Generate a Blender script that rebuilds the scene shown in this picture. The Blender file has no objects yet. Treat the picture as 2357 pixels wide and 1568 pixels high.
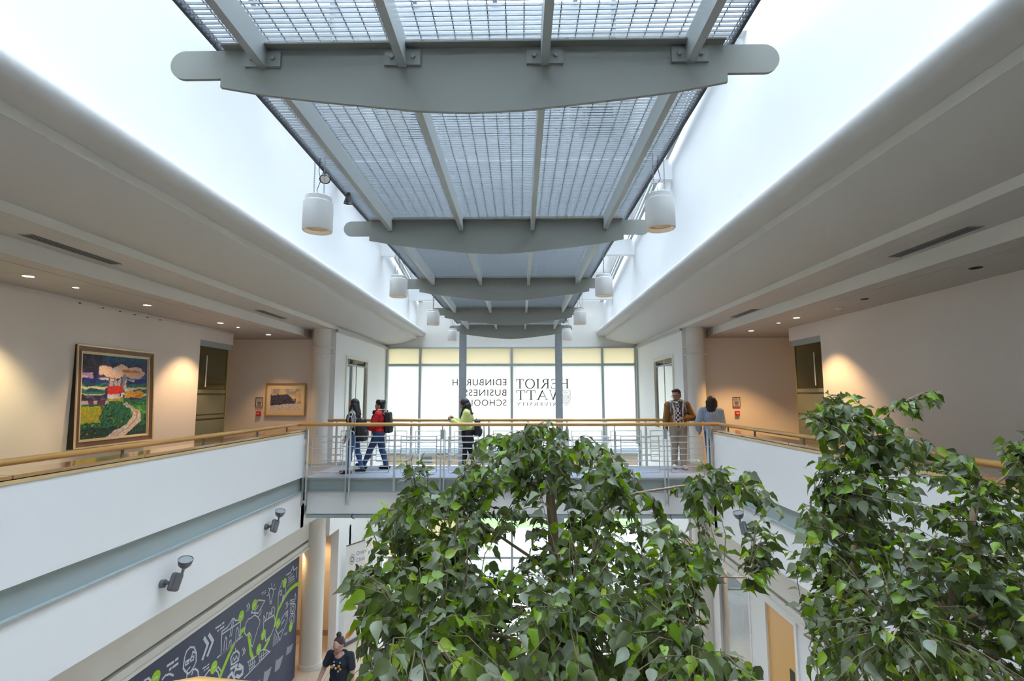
import bpy, bmesh, math, random
import numpy as np
from mathutils import Vector, Matrix, Quaternion

scene = bpy.context.scene
COL = scene.collection
random.seed(7)

# ------------------------------------------------------------------ camera
CAM_Z = 1.70
_yaw, _pitch, _roll = math.radians(0.90313), math.radians(6.13615), math.radians(-0.08995)
_f = Vector((-math.sin(_yaw) * math.cos(_pitch), math.cos(_yaw) * math.cos(_pitch), math.sin(_pitch)))
_r = Vector((math.cos(_yaw), math.sin(_yaw), 0))
_u = _r.cross(_f)
_r2 = _r * math.cos(_roll) + _u * math.sin(_roll)
_u2 = -_r * math.sin(_roll) + _u * math.cos(_roll)
cam_data = bpy.data.cameras.new('camera')
cam_data.sensor_width = 36.0
cam_data.lens = 36.0 * 1178.74 / 2357.0
cam_data.clip_start = 0.05
cam_data.clip_end = 400
cam = bpy.data.objects.new('camera', cam_data)
COL.objects.link(cam)
cam.matrix_world = Matrix(((_r2.x, _u2.x, -_f.x, 0), (_r2.y, _u2.y, -_f.y, 0), (_r2.z, _u2.z, -_f.z, CAM_Z), (0, 0, 0, 1)))
scene.camera = cam

# ------------------------------------------------------------------ sky, exposure
world = bpy.data.worlds.new('overcast_sky')
scene.world = world
world.use_nodes = True
wn = world.node_tree
bg = wn.nodes['Background']
bg.inputs['Color'].default_value = (0.72, 0.845, 1.0, 1)
bg.inputs['Strength'].default_value = 6.6
scene.view_settings.view_transform = 'Standard'
scene.view_settings.look = 'None'
scene.view_settings.gamma = 1.0
scene.view_settings.use_curve_mapping = False
scene.view_settings.exposure = 0.80
scene.cycles.max_bounces = 7
scene.cycles.diffuse_bounces = 4
scene.cycles.glossy_bounces = 2
scene.cycles.transmission_bounces = 4
scene.cycles.transparent_max_bounces = 10
scene.cycles.use_adaptive_sampling = True
scene.cycles.adaptive_threshold = 0.12
scene.cycles.caustics_reflective = False
scene.cycles.caustics_refractive = False
scene.cycles.sample_clamp_indirect = 6.0

# roof glazing slopes down towards the window wall
ROOF_Y0, ROOF_Y1 = -3.0, 18.4
def roof_z(y): return 6.50 - 0.165 * (y - 10.1)
# ------------------------------------------------------------------ materials
def _nodes(name):
    m = bpy.data.materials.new(name); m.use_nodes = True
    nt = m.node_tree
    return m, nt, nt.nodes['Principled BSDF']

def mat(name, col, rough=0.6, metal=0.0, var=0.04, scale=6.0, bump=0.0, bscale=60.0, spec=0.5, stretch=None, coat=0.0):
    m, nt, p = _nodes(name)
    p.inputs['Roughness'].default_value = rough
    p.inputs['Metallic'].default_value = metal
    p.inputs['Specular IOR Level'].default_value = spec
    p.inputs['Coat Weight'].default_value = coat
    tc = nt.nodes.new('ShaderNodeTexCoord')
    mp = nt.nodes.new('ShaderNodeMapping')
    if stretch: mp.inputs['Scale'].default_value = stretch
    nt.links.new(tc.outputs['Object'], mp.inputs['Vector'])
    nz = nt.nodes.new('ShaderNodeTexNoise'); nz.inputs['Scale'].default_value = scale; nz.inputs['Detail'].default_value = 4
    nt.links.new(mp.outputs['Vector'], nz.inputs['Vector'])
    mr = nt.nodes.new('ShaderNodeMix'); mr.data_type = 'RGBA'
    c = col
    mr.inputs['A'].default_value = (c[0] * (1 - var), c[1] * (1 - var), c[2] * (1 - var), 1)
    mr.inputs['B'].default_value = (min(1, c[0] * (1 + var)), min(1, c[1] * (1 + var)), min(1, c[2] * (1 + var)), 1)
    nt.links.new(nz.outputs['Fac'], mr.inputs['Factor'])
    nt.links.new(mr.outputs['Result'], p.inputs['Base Color'])
    if bump:
        n2 = nt.nodes.new('ShaderNodeTexNoise'); n2.inputs['Scale'].default_value = bscale; n2.inputs['Detail'].default_value = 3
        nt.links.new(mp.outputs['Vector'], n2.inputs['Vector'])
        b = nt.nodes.new('ShaderNodeBump'); b.inputs['Strength'].default_value = bump; b.inputs['Distance'].default_value = 0.01
        nt.links.new(n2.outputs['Fac'], b.inputs['Height']); nt.links.new(b.outputs['Normal'], p.inputs['Normal'])
    return m

def emit(name, col, strength):
    m = bpy.data.materials.new(name); m.use_nodes = True
    nt = m.node_tree; nt.nodes.remove(nt.nodes['Principled BSDF'])
    e = nt.nodes.new('ShaderNodeEmission'); e.inputs['Color'].default_value = (*col, 1); e.inputs['Strength'].default_value = strength
    nt.links.new(e.outputs[0], nt.nodes['Material Output'].inputs[0])
    return m

def glass(name, tint=(1, 1, 1), refl=1.0, rough=0.0, haze=0.0, haze_col=(.9, .9, .9)):
    """thin pane: see-through with a fresnel reflection, optionally a little milky"""
    m = bpy.data.materials.new(name); m.use_nodes = True
    nt = m.node_tree; nt.nodes.remove(nt.nodes['Principled BSDF'])
    t = nt.nodes.new('ShaderNodeBsdfTransparent'); t.inputs['Color'].default_value = (*tint, 1)
    g = nt.nodes.new('ShaderNodeBsdfGlossy'); g.inputs['Roughness'].default_value = rough
    fr = nt.nodes.new('ShaderNodeFresnel'); fr.inputs['IOR'].default_value = 1.5
    ml = nt.nodes.new('ShaderNodeMath'); ml.operation = 'MULTIPLY'; ml.inputs[1].default_value = refl; ml.use_clamp = True
    nt.links.new(fr.outputs[0], ml.inputs[0])
    base = t.outputs[0]
    if haze:
        d = nt.nodes.new('ShaderNodeBsdfDiffuse'); d.inputs['Color'].default_value = (*haze_col, 1)
        tl = nt.nodes.new('ShaderNodeBsdfTranslucent'); tl.inputs['Color'].default_value = (*haze_col, 1)
        a0 = nt.nodes.new('ShaderNodeMixShader'); a0.inputs[0].default_value = 0.5
        nt.links.new(d.outputs[0], a0.inputs[1]); nt.links.new(tl.outputs[0], a0.inputs[2])
        a = nt.nodes.new('ShaderNodeMixShader'); a.inputs[0].default_value = haze
        nt.links.new(t.outputs[0], a.inputs[1]); nt.links.new(a0.outputs[0], a.inputs[2]); base = a.outputs[0]
    mx = nt.nodes.new('ShaderNodeMixShader')
    nt.links.new(ml.outputs[0], mx.inputs[0]); nt.links.new(base, mx.inputs[1]); nt.links.new(g.outputs[0], mx.inputs[2])
    nt.links.new(mx.outputs[0], nt.nodes['Material Output'].inputs[0])
    return m

def frosted(name, col, refl=0.06):
    m = bpy.data.materials.new(name); m.use_nodes = True
    nt = m.node_tree; nt.nodes.remove(nt.nodes['Principled BSDF'])
    tl = nt.nodes.new('ShaderNodeBsdfTranslucent'); tl.inputs['Color'].default_value = (*col, 1)
    d = nt.nodes.new('ShaderNodeBsdfDiffuse'); d.inputs['Color'].default_value = (.8, .78, .74, 1)
    a = nt.nodes.new('ShaderNodeMixShader'); a.inputs[0].default_value = 0.22
    nt.links.new(tl.outputs[0], a.inputs[1]); nt.links.new(d.outputs[0], a.inputs[2])
    g = nt.nodes.new('ShaderNodeBsdfGlossy'); g.inputs['Roughness'].default_value = 0.25
    mx = nt.nodes.new('ShaderNodeMixShader'); mx.inputs[0].default_value = refl
    nt.links.new(a.outputs[0], mx.inputs[1]); nt.links.new(g.outputs[0], mx.inputs[2])
    nt.links.new(mx.outputs[0], nt.nodes['Material Output'].inputs[0])
    return m

def attr_mat(name, attr='Col', rough=0.55, bump=0.0):
    m, nt, p = _nodes(name)
    a = nt.nodes.new('ShaderNodeAttribute'); a.attribute_name = attr
    nt.links.new(a.outputs['Color'], p.inputs['Base Color'])
    p.inputs['Roughness'].default_value = rough
    if bump:
        n2 = nt.nodes.new('ShaderNodeTexNoise'); n2.inputs['Scale'].default_value = 40
        b = nt.nodes.new('ShaderNodeBump'); b.inputs['Strength'].default_value = bump
        nt.links.new(n2.outputs['Fac'], b.inputs['Height']); nt.links.new(b.outputs['Normal'], p.inputs['Normal'])
    return m

def wave_mat(name, c1, c2, scale, axis='X', rough=0.8, dist=0.0, thresh=None, kind='BANDS'):
    m, nt, p = _nodes(name)
    tc = nt.nodes.new('ShaderNodeTexCoord')
    w = nt.nodes.new('ShaderNodeTexWave'); w.wave_type = kind; w.bands_direction = axis
    w.inputs['Scale'].default_value = scale; w.inputs['Distortion'].default_value = dist
    nt.links.new(tc.outputs['Object'], w.inputs['Vector'])
    r = nt.nodes.new('ShaderNodeValToRGB')
    e = r.color_ramp.elements
    t = thresh if thresh else 0.5
    e[0].position = max(0, t - (0.04 if thresh else 0.5)); e[0].color = (*c1, 1)
    e[1].position = min(1, t + (0.04 if thresh else 0.5)); e[1].color = (*c2, 1)
    nt.links.new(w.outputs['Fac'], r.inputs['Fac']); nt.links.new(r.outputs['Color'], p.inputs['Base Color'])
    p.inputs['Roughness'].default_value = rough
    return m

M = {}
M['white'] = mat('white_paint', (.84, .84, .84), .55, var=.012, scale=2, bump=.02, bscale=180)
M['shaft'] = mat('white_shaft_paint', (.88, .88, .88), .6, var=.01, scale=2)
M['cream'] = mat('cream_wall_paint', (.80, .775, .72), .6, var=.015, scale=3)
M['warmwall'] = mat('beige_wall_paint', (.85, .785, .725), .65, var=.02, scale=3, bump=.03, bscale=160)
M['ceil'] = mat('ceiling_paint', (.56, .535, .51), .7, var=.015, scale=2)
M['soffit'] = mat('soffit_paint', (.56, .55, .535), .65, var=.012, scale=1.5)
M['steel'] = mat('grey_green_steel_paint', (.40, .43, .425), .42, var=.03, scale=4)
M['canopysteel'] = mat('canopy_steel_paint', (.275, .28, .25), .45, var=.04, scale=5)
M['greybeam'] = mat('blue_grey_steel_paint', (.35, .41, .41), .4, var=.02, scale=4)
M['galv'] = mat('galvanised_steel', (.29, .315, .335), .45, metal=.45, var=.12, scale=30)
M['postgalv'] = mat('galvanised_post', (.36, .40, .44), .5, metal=.3, var=.2, scale=14)
M['railsteel'] = mat('silver_rail_paint', (.60, .61, .60), .35, metal=.35, var=.03)
M['railbeige'] = mat('pale_post_paint', (.70, .68, .62), .4, metal=.1, var=.03)
M['wood'] = mat('varnished_beech', (.56, .31, .09), .28, var=.16, scale=9, stretch=(1, .12, 1), coat=.35)
M['woodx'] = mat('varnished_beech_crosswise', (.56, .31, .09), .28, var=.16, scale=9, stretch=(.12, 1, 1), coat=.35)
M['shelfwood'] = mat('glossy_shelf_wood', (.42, .235, .085), .16, var=.18, scale=7, stretch=(1, .1, 1), coat=.6)
M['woodedge'] = mat('pale_wood_edge', (.66, .47, .22), .4, var=.1, scale=12, stretch=(1, .1, 1))
M['doorwood'] = mat('beech_door_veneer', (.72, .40, .12), .4, var=.12, scale=20, stretch=(3, 3, .2))
M['lampwhite'] = mat('white_lamp_enamel', (.80, .80, .78), .4, var=.01)
M['lampin'] = mat('lamp_reflector', (.62, .50, .36), .3, metal=.6, var=.1)
M['lampmetal'] = mat('brushed_lamp_metal', (.17, .175, .19), .35, metal=.7, var=.08)
M['lampglass'] = glass('lamp_glass', (.95, .95, .95), 1.5)
M['black'] = mat('black_plastic', (.012, .012, .014), .45, var=.1)
M['dark'] = mat('dark_recess', (.02, .022, .024), .7, var=.1)
M['chain'] = mat('chain_steel', (.35, .36, .38), .4, metal=.6)
M['carpet'] = mat('blue_grey_carpet', (.27, .30, .37), .95, var=.45, scale=26, stretch=(.35, 2.2, 1), bump=.3, bscale=220)
M['galfloor'] = mat('gallery_carpet', (.20, .20, .21), .95, var=.2, scale=60)
M['tile'] = mat('beige_floor_tile', (.56, .46, .36), .32, var=.06, scale=3)
M['grout'] = mat('tile_grout', (.36, .30, .24), .8)
M['greytile'] = mat('grey_floor_tile', (.33, .345, .36), .45, var=.06, scale=4)
M['mural'] = mat('navy_mural_print', (.040, .050, .105), .5, var=.05, scale=3)
M['print_white'] = mat('white_print', (.66, .68, .74), .55, var=.02)
M['print_lime'] = mat('lime_print', (.36, .66, .012), .5, var=.03)
M['frameglass'] = glass('clear_window_glass', (.96, .98, .97), 1.0)
M['doorglass'] = glass('green_door_glass', (.74, .77, .60), .8, haze=.16, haze_col=(.30, .31, .20))
M['frostband'] = glass('frosted_band', (.55, .6, .5), .6, rough=.3, haze=.6, haze_col=(.52, .54, .42))
M['frost'] = frosted('frosted_window_film', (.74, .715, .66))
M['frost_top'] = frosted('frosted_upper_film', (.78, .68, .52))  # the eaves' tan shade over the top panes is put into this colour
M['letter'] = mat('grey_window_lettering', (.07, .068, .065), .6, var=.1)
M['winframe'] = mat('window_frame_grey', (.42, .46, .48), .45, var=.03)
M['winwhite'] = mat('window_frame_cream', (.76, .74, .66), .45, var=.02)
M['gold'] = mat('gilt_frame', (.55, .36, .16), .35, metal=.55, var=.25, scale=25, bump=.1, bscale=30)
M['goldlight'] = mat('pale_gilt_frame', (.78, .60, .36), .35, metal=.4, var=.2, scale=25)
M['brownframe'] = mat('umber_frame', (.20, .11, .07), .4, metal=.3, var=.35, scale=30)
M['mount'] = mat('cream_picture_mount', (.80, .68, .48), .8, var=.02)
M['red'] = mat('red_plastic', (.62, .02, .02), .35, var=.03)
M['paper'] = mat('white_paper', (.80, .78, .75), .7, var=.02)
M['blueprint'] = mat('blue_print', (.13, .17, .30), .7)
M['redprint'] = mat('red_print', (.48, .07, .06), .7)

# ------------------------------------------------------------------ mesh helpers
def tri_of(verts, faces): pass

class MB:
    """collects simple shapes and links them as one mesh object"""
    def __init__(s): s.v = []; s.f = []; s.m = []
    def add(s, vs, fs, mi=0):
        o = len(s.v); s.v.extend([tuple(map(float, q)) for q in vs]); s.f.extend([tuple(o + i for i in f) for f in fs]); s.m.extend([mi] * len(fs)); return s
    def box(s, x0, x1, y0, y1, z0, z1, mi=0):
        if x0 > x1: x0, x1 = x1, x0
        if y0 > y1: y0, y1 = y1, y0
        if z0 > z1: z0, z1 = z1, z0
        return s.add([(x0, y0, z0), (x1, y0, z0), (x1, y1, z0), (x0, y1, z0), (x0, y0, z1), (x1, y0, z1), (x1, y1, z1), (x0, y1, z1)],
                     [(0, 3, 2, 1), (4, 5, 6, 7), (0, 1, 5, 4), (1, 2, 6, 5), (2, 3, 7, 6), (3, 0, 4, 7)], mi)
    def bar(s, a, b, w, h, up=(0, 0, 1), mi=0):
        a = Vector(a); b = Vector(b); d = (b - a).normalized(); up = Vector(up)
        x = d.cross(up)
        if x.length < 1e-4: x = d.cross(Vector((1, 0, 0)))
        x.normalize(); y = x.cross(d).normalized(); x *= w / 2; y *= h / 2
        vs = [a - x - y, a + x - y, a + x + y, a - x + y, b - x - y, b + x - y, b + x + y, b - x + y]
        return s.add(vs, [(0, 1, 2, 3), (7, 6, 5, 4), (0, 4, 5, 1), (1, 5, 6, 2), (2, 6, 7, 3), (3, 7, 4, 0)], mi)
    def tube(s, pts, r, n=10, caps=True, mi=0):
        pts = [Vector(p) for p in pts]; k = len(pts)
        rs = r if isinstance(r, (list, tuple)) else [r] * k
        rings = []; ref = None
        for i in range(k):
            d = (pts[min(i + 1, k - 1)] - pts[max(i - 1, 0)]).normalized()
            if ref is None:
                ref = d.cross(Vector((0, 0, 1)))
                if ref.length < .05: ref = d.cross(Vector((1, 0, 0)))
            x = (ref - d * ref.dot(d)).normalized(); ref = x; y = d.cross(x)
            rings.append([pts[i] + (x * math.cos(2 * math.pi * j / n) + y * math.sin(2 * math.pi * j / n)) * rs[i] for j in range(n)])
        vs = [q for rg in rings for q in rg]; fs = []
        for i in range(k - 1):
            for j in range(n):
                fs.append((i * n + j, i * n + (j + 1) % n, (i + 1) * n + (j + 1) % n, (i + 1) * n + j))
        if caps: fs.append(tuple(range(n))[::-1]); fs.append(tuple((k - 1) * n + j for j in range(n)))
        return s.add(vs, fs, mi)
    def lathe(s, prof, c=(0, 0, 0), n=24, mi=0, closed=False):
        vs = []; fs = []
        for (r, z) in prof:
            for j in range(n): vs.append((c[0] + r * math.cos(2 * math.pi * j / n), c[1] + r * math.sin(2 * math.pi * j / n), c[2] + z))
        k = len(prof)
        for i in range(k - 1):
            for j in range(n): fs.append((i * n + j, i * n + (j + 1) % n, (i + 1) * n + (j + 1) % n, (i + 1) * n + j))
        if closed: fs.append(tuple(range(n))[::-1]); fs.append(tuple((k - 1) * n + j for j in range(n)))
        return s.add(vs, fs, mi)
    def prism_y(s, prof, y0, y1, caps=True, closed=True, mi=0):
        """profile of (x, z) points extruded along y"""
        k = len(prof)
        vs = [(x, y0, z) for x, z in prof] + [(x, y1, z) for x, z in prof]
        fs = [(i, (i + 1) % k, k + (i + 1) % k, k + i) for i in range(k if closed else k - 1)]
        if caps and closed: fs.append(tuple(range(k))[::-1]); fs.append(tuple(k + i for i in range(k)))
        return s.add(vs, fs, mi)
    def prism_x(s, prof, x0, x1, mi=0):
        k = len(prof)
        vs = [(x0, y, z) for y, z in prof] + [(x1, y, z) for y, z in prof]
        fs = [(i, (i + 1) % k, k + (i + 1) % k, k + i) for i in range(k)] + [tuple(range(k))[::-1], tuple(k + i for i in range(k))]
        return s.add(vs, fs, mi)
    def prism_z(s, prof, z0, z1, mi=0):
        k = len(prof)
        vs = [(x, y, z0) for x, y in prof] + [(x, y, z1) for x, y in prof]
        fs = [(i, (i + 1) % k, k + (i + 1) % k, k + i) for i in range(k)] + [tuple(range(k))[::-1], tuple(k + i for i in range(k))]
        return s.add(vs, fs, mi)
    def mesh(s, name, mats=None, smooth=False, fix=True):
        me = bpy.data.meshes.new(name)
        me.from_pydata(s.v, [], s.f)
        for m_ in ([mats] if not isinstance(mats, (list, tuple)) else mats):
            if m_ is not None: me.materials.append(M[m_] if isinstance(m_, str) else m_)
        if isinstance(mats, (list, tuple)) and len(mats) > 1: me.polygons.foreach_set('material_index', s.m)
        if fix:
            b = bmesh.new(); b.from_mesh(me); bmesh.ops.recalc_face_normals(b, faces=b.faces); b.to_mesh(me); b.free()
        if smooth: smooth_mesh(me, smooth if not isinstance(smooth, bool) else 35)
        me.update()
        return me
    def build(s, name, mats, parent=None, smooth=False, bevel=0.0, loc=None):
        return link(name, s.mesh(name, mats, smooth), parent, bevel, loc)

def smooth_mesh(me, angle=35):
    me.polygons.foreach_set('use_smooth', [True] * len(me.polygons))
    b = bmesh.new(); b.from_mesh(me)
    lim = math.radians(angle)
    for e in b.edges:
        if len(e.link_faces) == 2 and e.calc_face_angle(0) > lim: e.smooth = False
    b.to_mesh(me); b.free()

def link(name, me, parent=None, bevel=0.0, loc=None):
    o = bpy.data.objects.new(name, me); COL.objects.link(o)
    if parent is not None: o.parent = parent
    if loc is not None: o.location = loc
    if bevel:
        m_ = o.modifiers.new('edge', 'BEVEL'); m_.width = bevel; m_.segments = 2; m_.limit_method = 'ANGLE'
    return o

def tag(o, label, cat, group=None, kind=None):
    o['label'] = label; o['category'] = cat
    if group: o['group'] = group
    if kind: o['kind'] = kind
    return o
def struct(o, label=None):
    o['kind'] = 'structure'
    if label: o['label'] = label
    return o
def thing(name, label, cat, loc=(0, 0, 0), rz=0.0, group=None):
    o = bpy.data.objects.new(name, None); COL.objects.link(o)
    o.empty_display_size = .1
    o.location = loc; o.rotation_euler = (0, 0, rz)
    return tag(o, label, cat, group)
def copy_tree(o, parent=None):
    c = o.copy(); COL.objects.link(c); c.parent = parent
    for ch in list(o.children): copy_tree(ch, c)
    return c
# ------------------------------------------------------------------ the building shell
X0 = -0.33
GZ = -4.855                      # ground floor level; the upper floor is z = 0
YB0, YB1 = 10.90, 12.73          # the footbridge
YW = 18.40                       # end window wall
PXF = {-1: -4.52, 1: 3.985}      # parapet faces
BKX = {-1: -5.20, 1: 4.54}       # bulkhead faces below the galleries
WX = {-1: -7.0, 1: 6.2}          # gallery walls
WEND = {-1: 11.05, 1: 10.61}     # where the gallery walls stop at the glass doors
BEND = {-1: 12.32, 1: 11.83}
NX = {-1: -4.81, 1: 4.19}        # wall stubs beside the window
OX = {-1: -9.5, 1: 9.0}
YBACK = -4.0
SIDE = {-1: 'left', 1: 'right'}
def ux(s, u): return X0 + s * u

# floors
fl = MB().box(-9.6, 9.1, YBACK, YW, GZ - .2, GZ - .012).build('floor', 'grout'); struct(fl)
for s in (-1, 1):
    b = MB().box(PXF[s] + s * .121, OX[s], YBACK, 10.90, -.27, 0).box(PXF[s], OX[s], 10.90, 13.5, -.27, 0)
    struct(b.build('floor', 'galfloor'))
# ground-floor tiles: the ones near the column and under the bridge can be picked apart
tm = MB().box(-.222, .222, -.222, .222, -.012, 0).mesh('tile', 'tile')
for i in range(9):
    for j in range(15):
        x = -6.6 + i * .45; y = 9.6 + j * .45
        t = link('tile', tm, fl); t.location = (x, y, GZ)
far_tiles = MB()
for i in range(-6, 21):
    for j in range(-12, 33):
        x = -3.0 + i * .45 + .45; y = 3.6 + j * .45 + .0
        if -6.9 < x < -2.8 and 9.4 < y < 16.1: continue
        if x > 4.2 or y > 18.3 or x < -5.2: continue
        far_tiles.box(x - .222, x + .222, y - .222, y + .222, GZ - .012, GZ)
ft = far_tiles.build('tiles', 'tile', fl); ft['kind'] = 'stuff'
gt = MB().box(4.66, 9.0, 8.0, YW, GZ - .01, GZ + .002).build('floor', 'greytile'); struct(gt)

# cove, soffits and ceilings, both sides
for s in (-1, 1):
    prof = [(4.53, 3.43), (4.53, 3.535)]
    for k in range(1, 17):
        t = k / 16; prof.append((4.53 - 1.11 * t, 3.535 + .2 * t * t))
    prof.append((3.42, 3.832)); prof.append((3.205, 3.832))
    for k in range(1, 12):
        a = math.pi * k / 12; prof.append((3.205 - .12 * math.sin(a), 3.952 - .12 * math.cos(a)))
    prof += [(3.205, 4.072), (3.50, 4.072), (3.50, 4.3), (4.75, 4.3), (4.75, 3.43)]
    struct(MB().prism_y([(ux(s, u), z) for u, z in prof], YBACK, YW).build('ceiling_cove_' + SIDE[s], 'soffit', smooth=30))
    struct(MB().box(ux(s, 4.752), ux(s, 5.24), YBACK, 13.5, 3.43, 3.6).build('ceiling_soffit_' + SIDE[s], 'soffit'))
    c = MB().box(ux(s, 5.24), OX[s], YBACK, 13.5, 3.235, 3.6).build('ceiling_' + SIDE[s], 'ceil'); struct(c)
    pm = MB().box(-.31, .31, -.333, .333, -.008, .004).mesh('ceiling_panel', 'ceil')
    for k in range(22):
        y = -1.55 + .67 * k
        if y > 13.1: break
        p = link('ceiling_panel', pm, c); p.location = (ux(s, 5.83), y, 3.235)
    # shaft wall up to the roof glazing
    poly = [(YBACK, 3.95), (YW, 3.95), (YW, roof_z(YW) + .2), (YBACK, roof_z(YBACK) + .2)]
    struct(MB().prism_x(poly, ux(s, 3.43), ux(s, 3.62)).build('wall_shaft_' + SIDE[s], 'shaft'))
    # gallery wall, bulkhead over the glass door, return and recess
    w = MB(); xw = WX[s]; xo = xw + s * .14
    w.box(xw, xo, YBACK, WEND[s], 0, 3.235)
    w.box(xw, xo, WEND[s], BEND[s], 2.93, 3.235)
    w.box(xo + s * .002, OX[s], WEND[s] - .14, WEND[s], 0, 3.235)
    struct(w.build('wall_gallery_' + SIDE[s], 'warmwall'))
    struct(MB().box(OX[s], OX[s] + s * .1, YBACK, YW, GZ, 3.6).build('wall_outer_' + SIDE[s], 'warmwall'))
    struct(MB().box(NX[s] + s * .205, OX[s], 13.5, 13.64, -.27, 3.6).build('wall_end_' + SIDE[s], 'warmwall'))
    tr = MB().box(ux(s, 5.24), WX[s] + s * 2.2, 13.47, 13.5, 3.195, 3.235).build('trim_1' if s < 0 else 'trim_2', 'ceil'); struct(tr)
    # wall stub between end wall and window, with an opening for the side window
    n = MB(); x1 = NX[s]; x2 = x1 + s * .2
    n.box(x1, x2, 13.25, 14.10, -1.80, 3.43); n.box(x1, x2, 16.06, YW, -1.80, 3.43)
    n.box(x1, x2, 14.10, 16.06, -1.80, .72); n.box(x1, x2, 14.10, 16.06, 2.76, 3.43)
    n.box(x1, x2, 13.95, YW, GZ, -1.80)
    struct(n.build('wall_stub_' + SIDE[s], 'white'))
    # room behind the side window
    r = MB(); r.box(x1 + s * 1.9, x1 + s * 2.0, 13.64, YW, -.27, 3.5); r.box(x2, x1 + s * 2.0, 13.64, YW, 3.3, 3.45); r.box(x2, OX[s], 13.64, YW, -.27, 0); r.box(x2, x1 + s * 2, YW - .1, YW, 0, 3.4)
    struct(r.build('wall_side_room_' + SIDE[s], 'cream'))
    struct(MB().box(x1 + s * 2.0, OX[s], 13.5, YW, 3.4, 3.6).build('ceiling_back_' + SIDE[s], 'ceil'))
    # parapet, edge beam, fascia, soffit and bulkhead
    p = PXF[s]
    struct(MB().box(p, p + s * .13, YBACK, 10.86, .017, .925).build('wall_parapet_' + SIDE[s], 'white', bevel=.004))
    gb = MB().box(p + s * .06, p + s * .12, YBACK, 10.93, -.27, .017).box(p - s * .0, p + s * .09, YBACK, 10.93, -.283, -.268).box(p + s * .01, p + s * .09, YBACK, 10.93, .002, .017)
    struct(gb.build('beam_edge_' + SIDE[s], 'greybeam'))
    struct(MB().box(p + s * .03, p + s * .16, YBACK, 11.0, -1.02, -.283).build('wall_fascia_' + SIDE[s], 'white'))
    struct(MB().box(p + s * .16, BKX[s] + s * .1, YBACK, 13.2, -1.02, -.95).build('ceiling_lower_' + SIDE[s], 'white'))
    struct(MB().box(p + s * .03, BKX[s] + s * .1, 10.86, 13.25, -1.02, -.27).build('ceiling_link_' + SIDE[s], 'white'))
    k = MB().box(BKX[s], BKX[s] + s * .12, YBACK, 13.05, -1.80, -1.0)
    k.box(BKX[s], BKX[s] + s * .12, YBACK, 13.05, -1.955, -1.865)
    k.box(BKX[s] + s * .01, BKX[s] + s * .12, YBACK, 13.05, -1.985, -1.955)
    k.box(BKX[s] - s * .012, BKX[s] + s * .12, YBACK, 13.05, -2.035, -1.985)
    struct(k.build('wall_bulkhead_' + SIDE[s], 'cream'))
    struct(MB().box(BKX[s] + s * .1, BKX[s] + s * .14, YBACK, 13.04, -1.90, -1.75).build('trim_slot_' + SIDE[s], 'dark'))
    struct(MB().box(BKX[s] + s * .1, OX[s], YBACK, YW, -2.03, -1.93).build('ceiling_ground_' + SIDE[s], 'cream'))
# lower walls
struct(MB().box(-5.44, -5.31, YBACK, 12.66, GZ, -1.95).build('wall_mural', 'cream'))
struct(MB().box(OX[-1], -4.81, 14.80, 14.95, GZ, -1.93).build('wall_corridor_end', 'warmwall'))
bb = MB().box(-8, -5.0, 14.785, 14.80, GZ, GZ + .14).build('baseboard_corridor', mat('baseboard_tile', (.42, .33, .24), .4)); struct(bb)
rw = MB()
rw.box(4.60, 4.74, YBACK, 9.06, GZ, -1.95); rw.box(4.60, 4.74, 10.22, 10.86, GZ, -1.95); rw.box(4.60, 4.74, 12.55, 13.0, GZ, -1.95)
struct(rw.build('wall_lower_right', 'white'))
struct(MB().box(4.42, OX[1], 14.2, 14.3, -1.95 - .8, -1.93).build('wall_lintel', 'cream'))
struct(MB().box(4.39, 5.35, 13.95, 14.1, GZ, -1.95).build('wall_corridor_right', 'warmwall'))
# back wall behind the photographer
struct(MB().box(-9.6, 9.1, YBACK - .15, YBACK, GZ, 9.2).build('wall_back', 'white'))
# head wall over the window
hw = MB().prism_y([(ux(-1, 4.55), 3.445), (ux(1, 4.55), 3.445), (ux(1, 4.55), roof_z(YW) + .2), (ux(-1, 4.55), roof_z(YW) + .2)], YW, YW + .18)
struct(hw.build('wall_window_head', 'cream'))
sw = MB().box(-9.6, ux(-1, 4.50), YW, YW + .18, GZ, 4.4).box(ux(1, 4.50), 9.1, YW, YW + .18, GZ, 4.4)
struct(sw.build('wall_window_side', 'cream'))
struct(MB().box(-9.6, ux(-1, 3.6), YBACK, YW, 4.3, 4.4).box(ux(1, 3.6), 9.1, YBACK, YW, 4.3, 4.4).build('roof', 'cream'))

# added boards on the stepped ceiling's upright faces, their brighter lighting put into the colour
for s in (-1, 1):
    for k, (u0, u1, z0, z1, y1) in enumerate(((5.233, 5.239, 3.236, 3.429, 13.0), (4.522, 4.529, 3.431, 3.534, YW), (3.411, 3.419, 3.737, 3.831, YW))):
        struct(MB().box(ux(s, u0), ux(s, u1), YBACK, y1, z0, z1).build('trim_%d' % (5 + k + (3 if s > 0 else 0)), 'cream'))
# trim bead below the cove next to the window, and grey edge channel
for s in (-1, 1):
    struct(MB().box(NX[s] - s * .05, NX[s] + s * .02, 13.25, YW, 3.36, 3.435).build('trim_3' if s < 0 else 'trim_4', 'soffit'))

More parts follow.
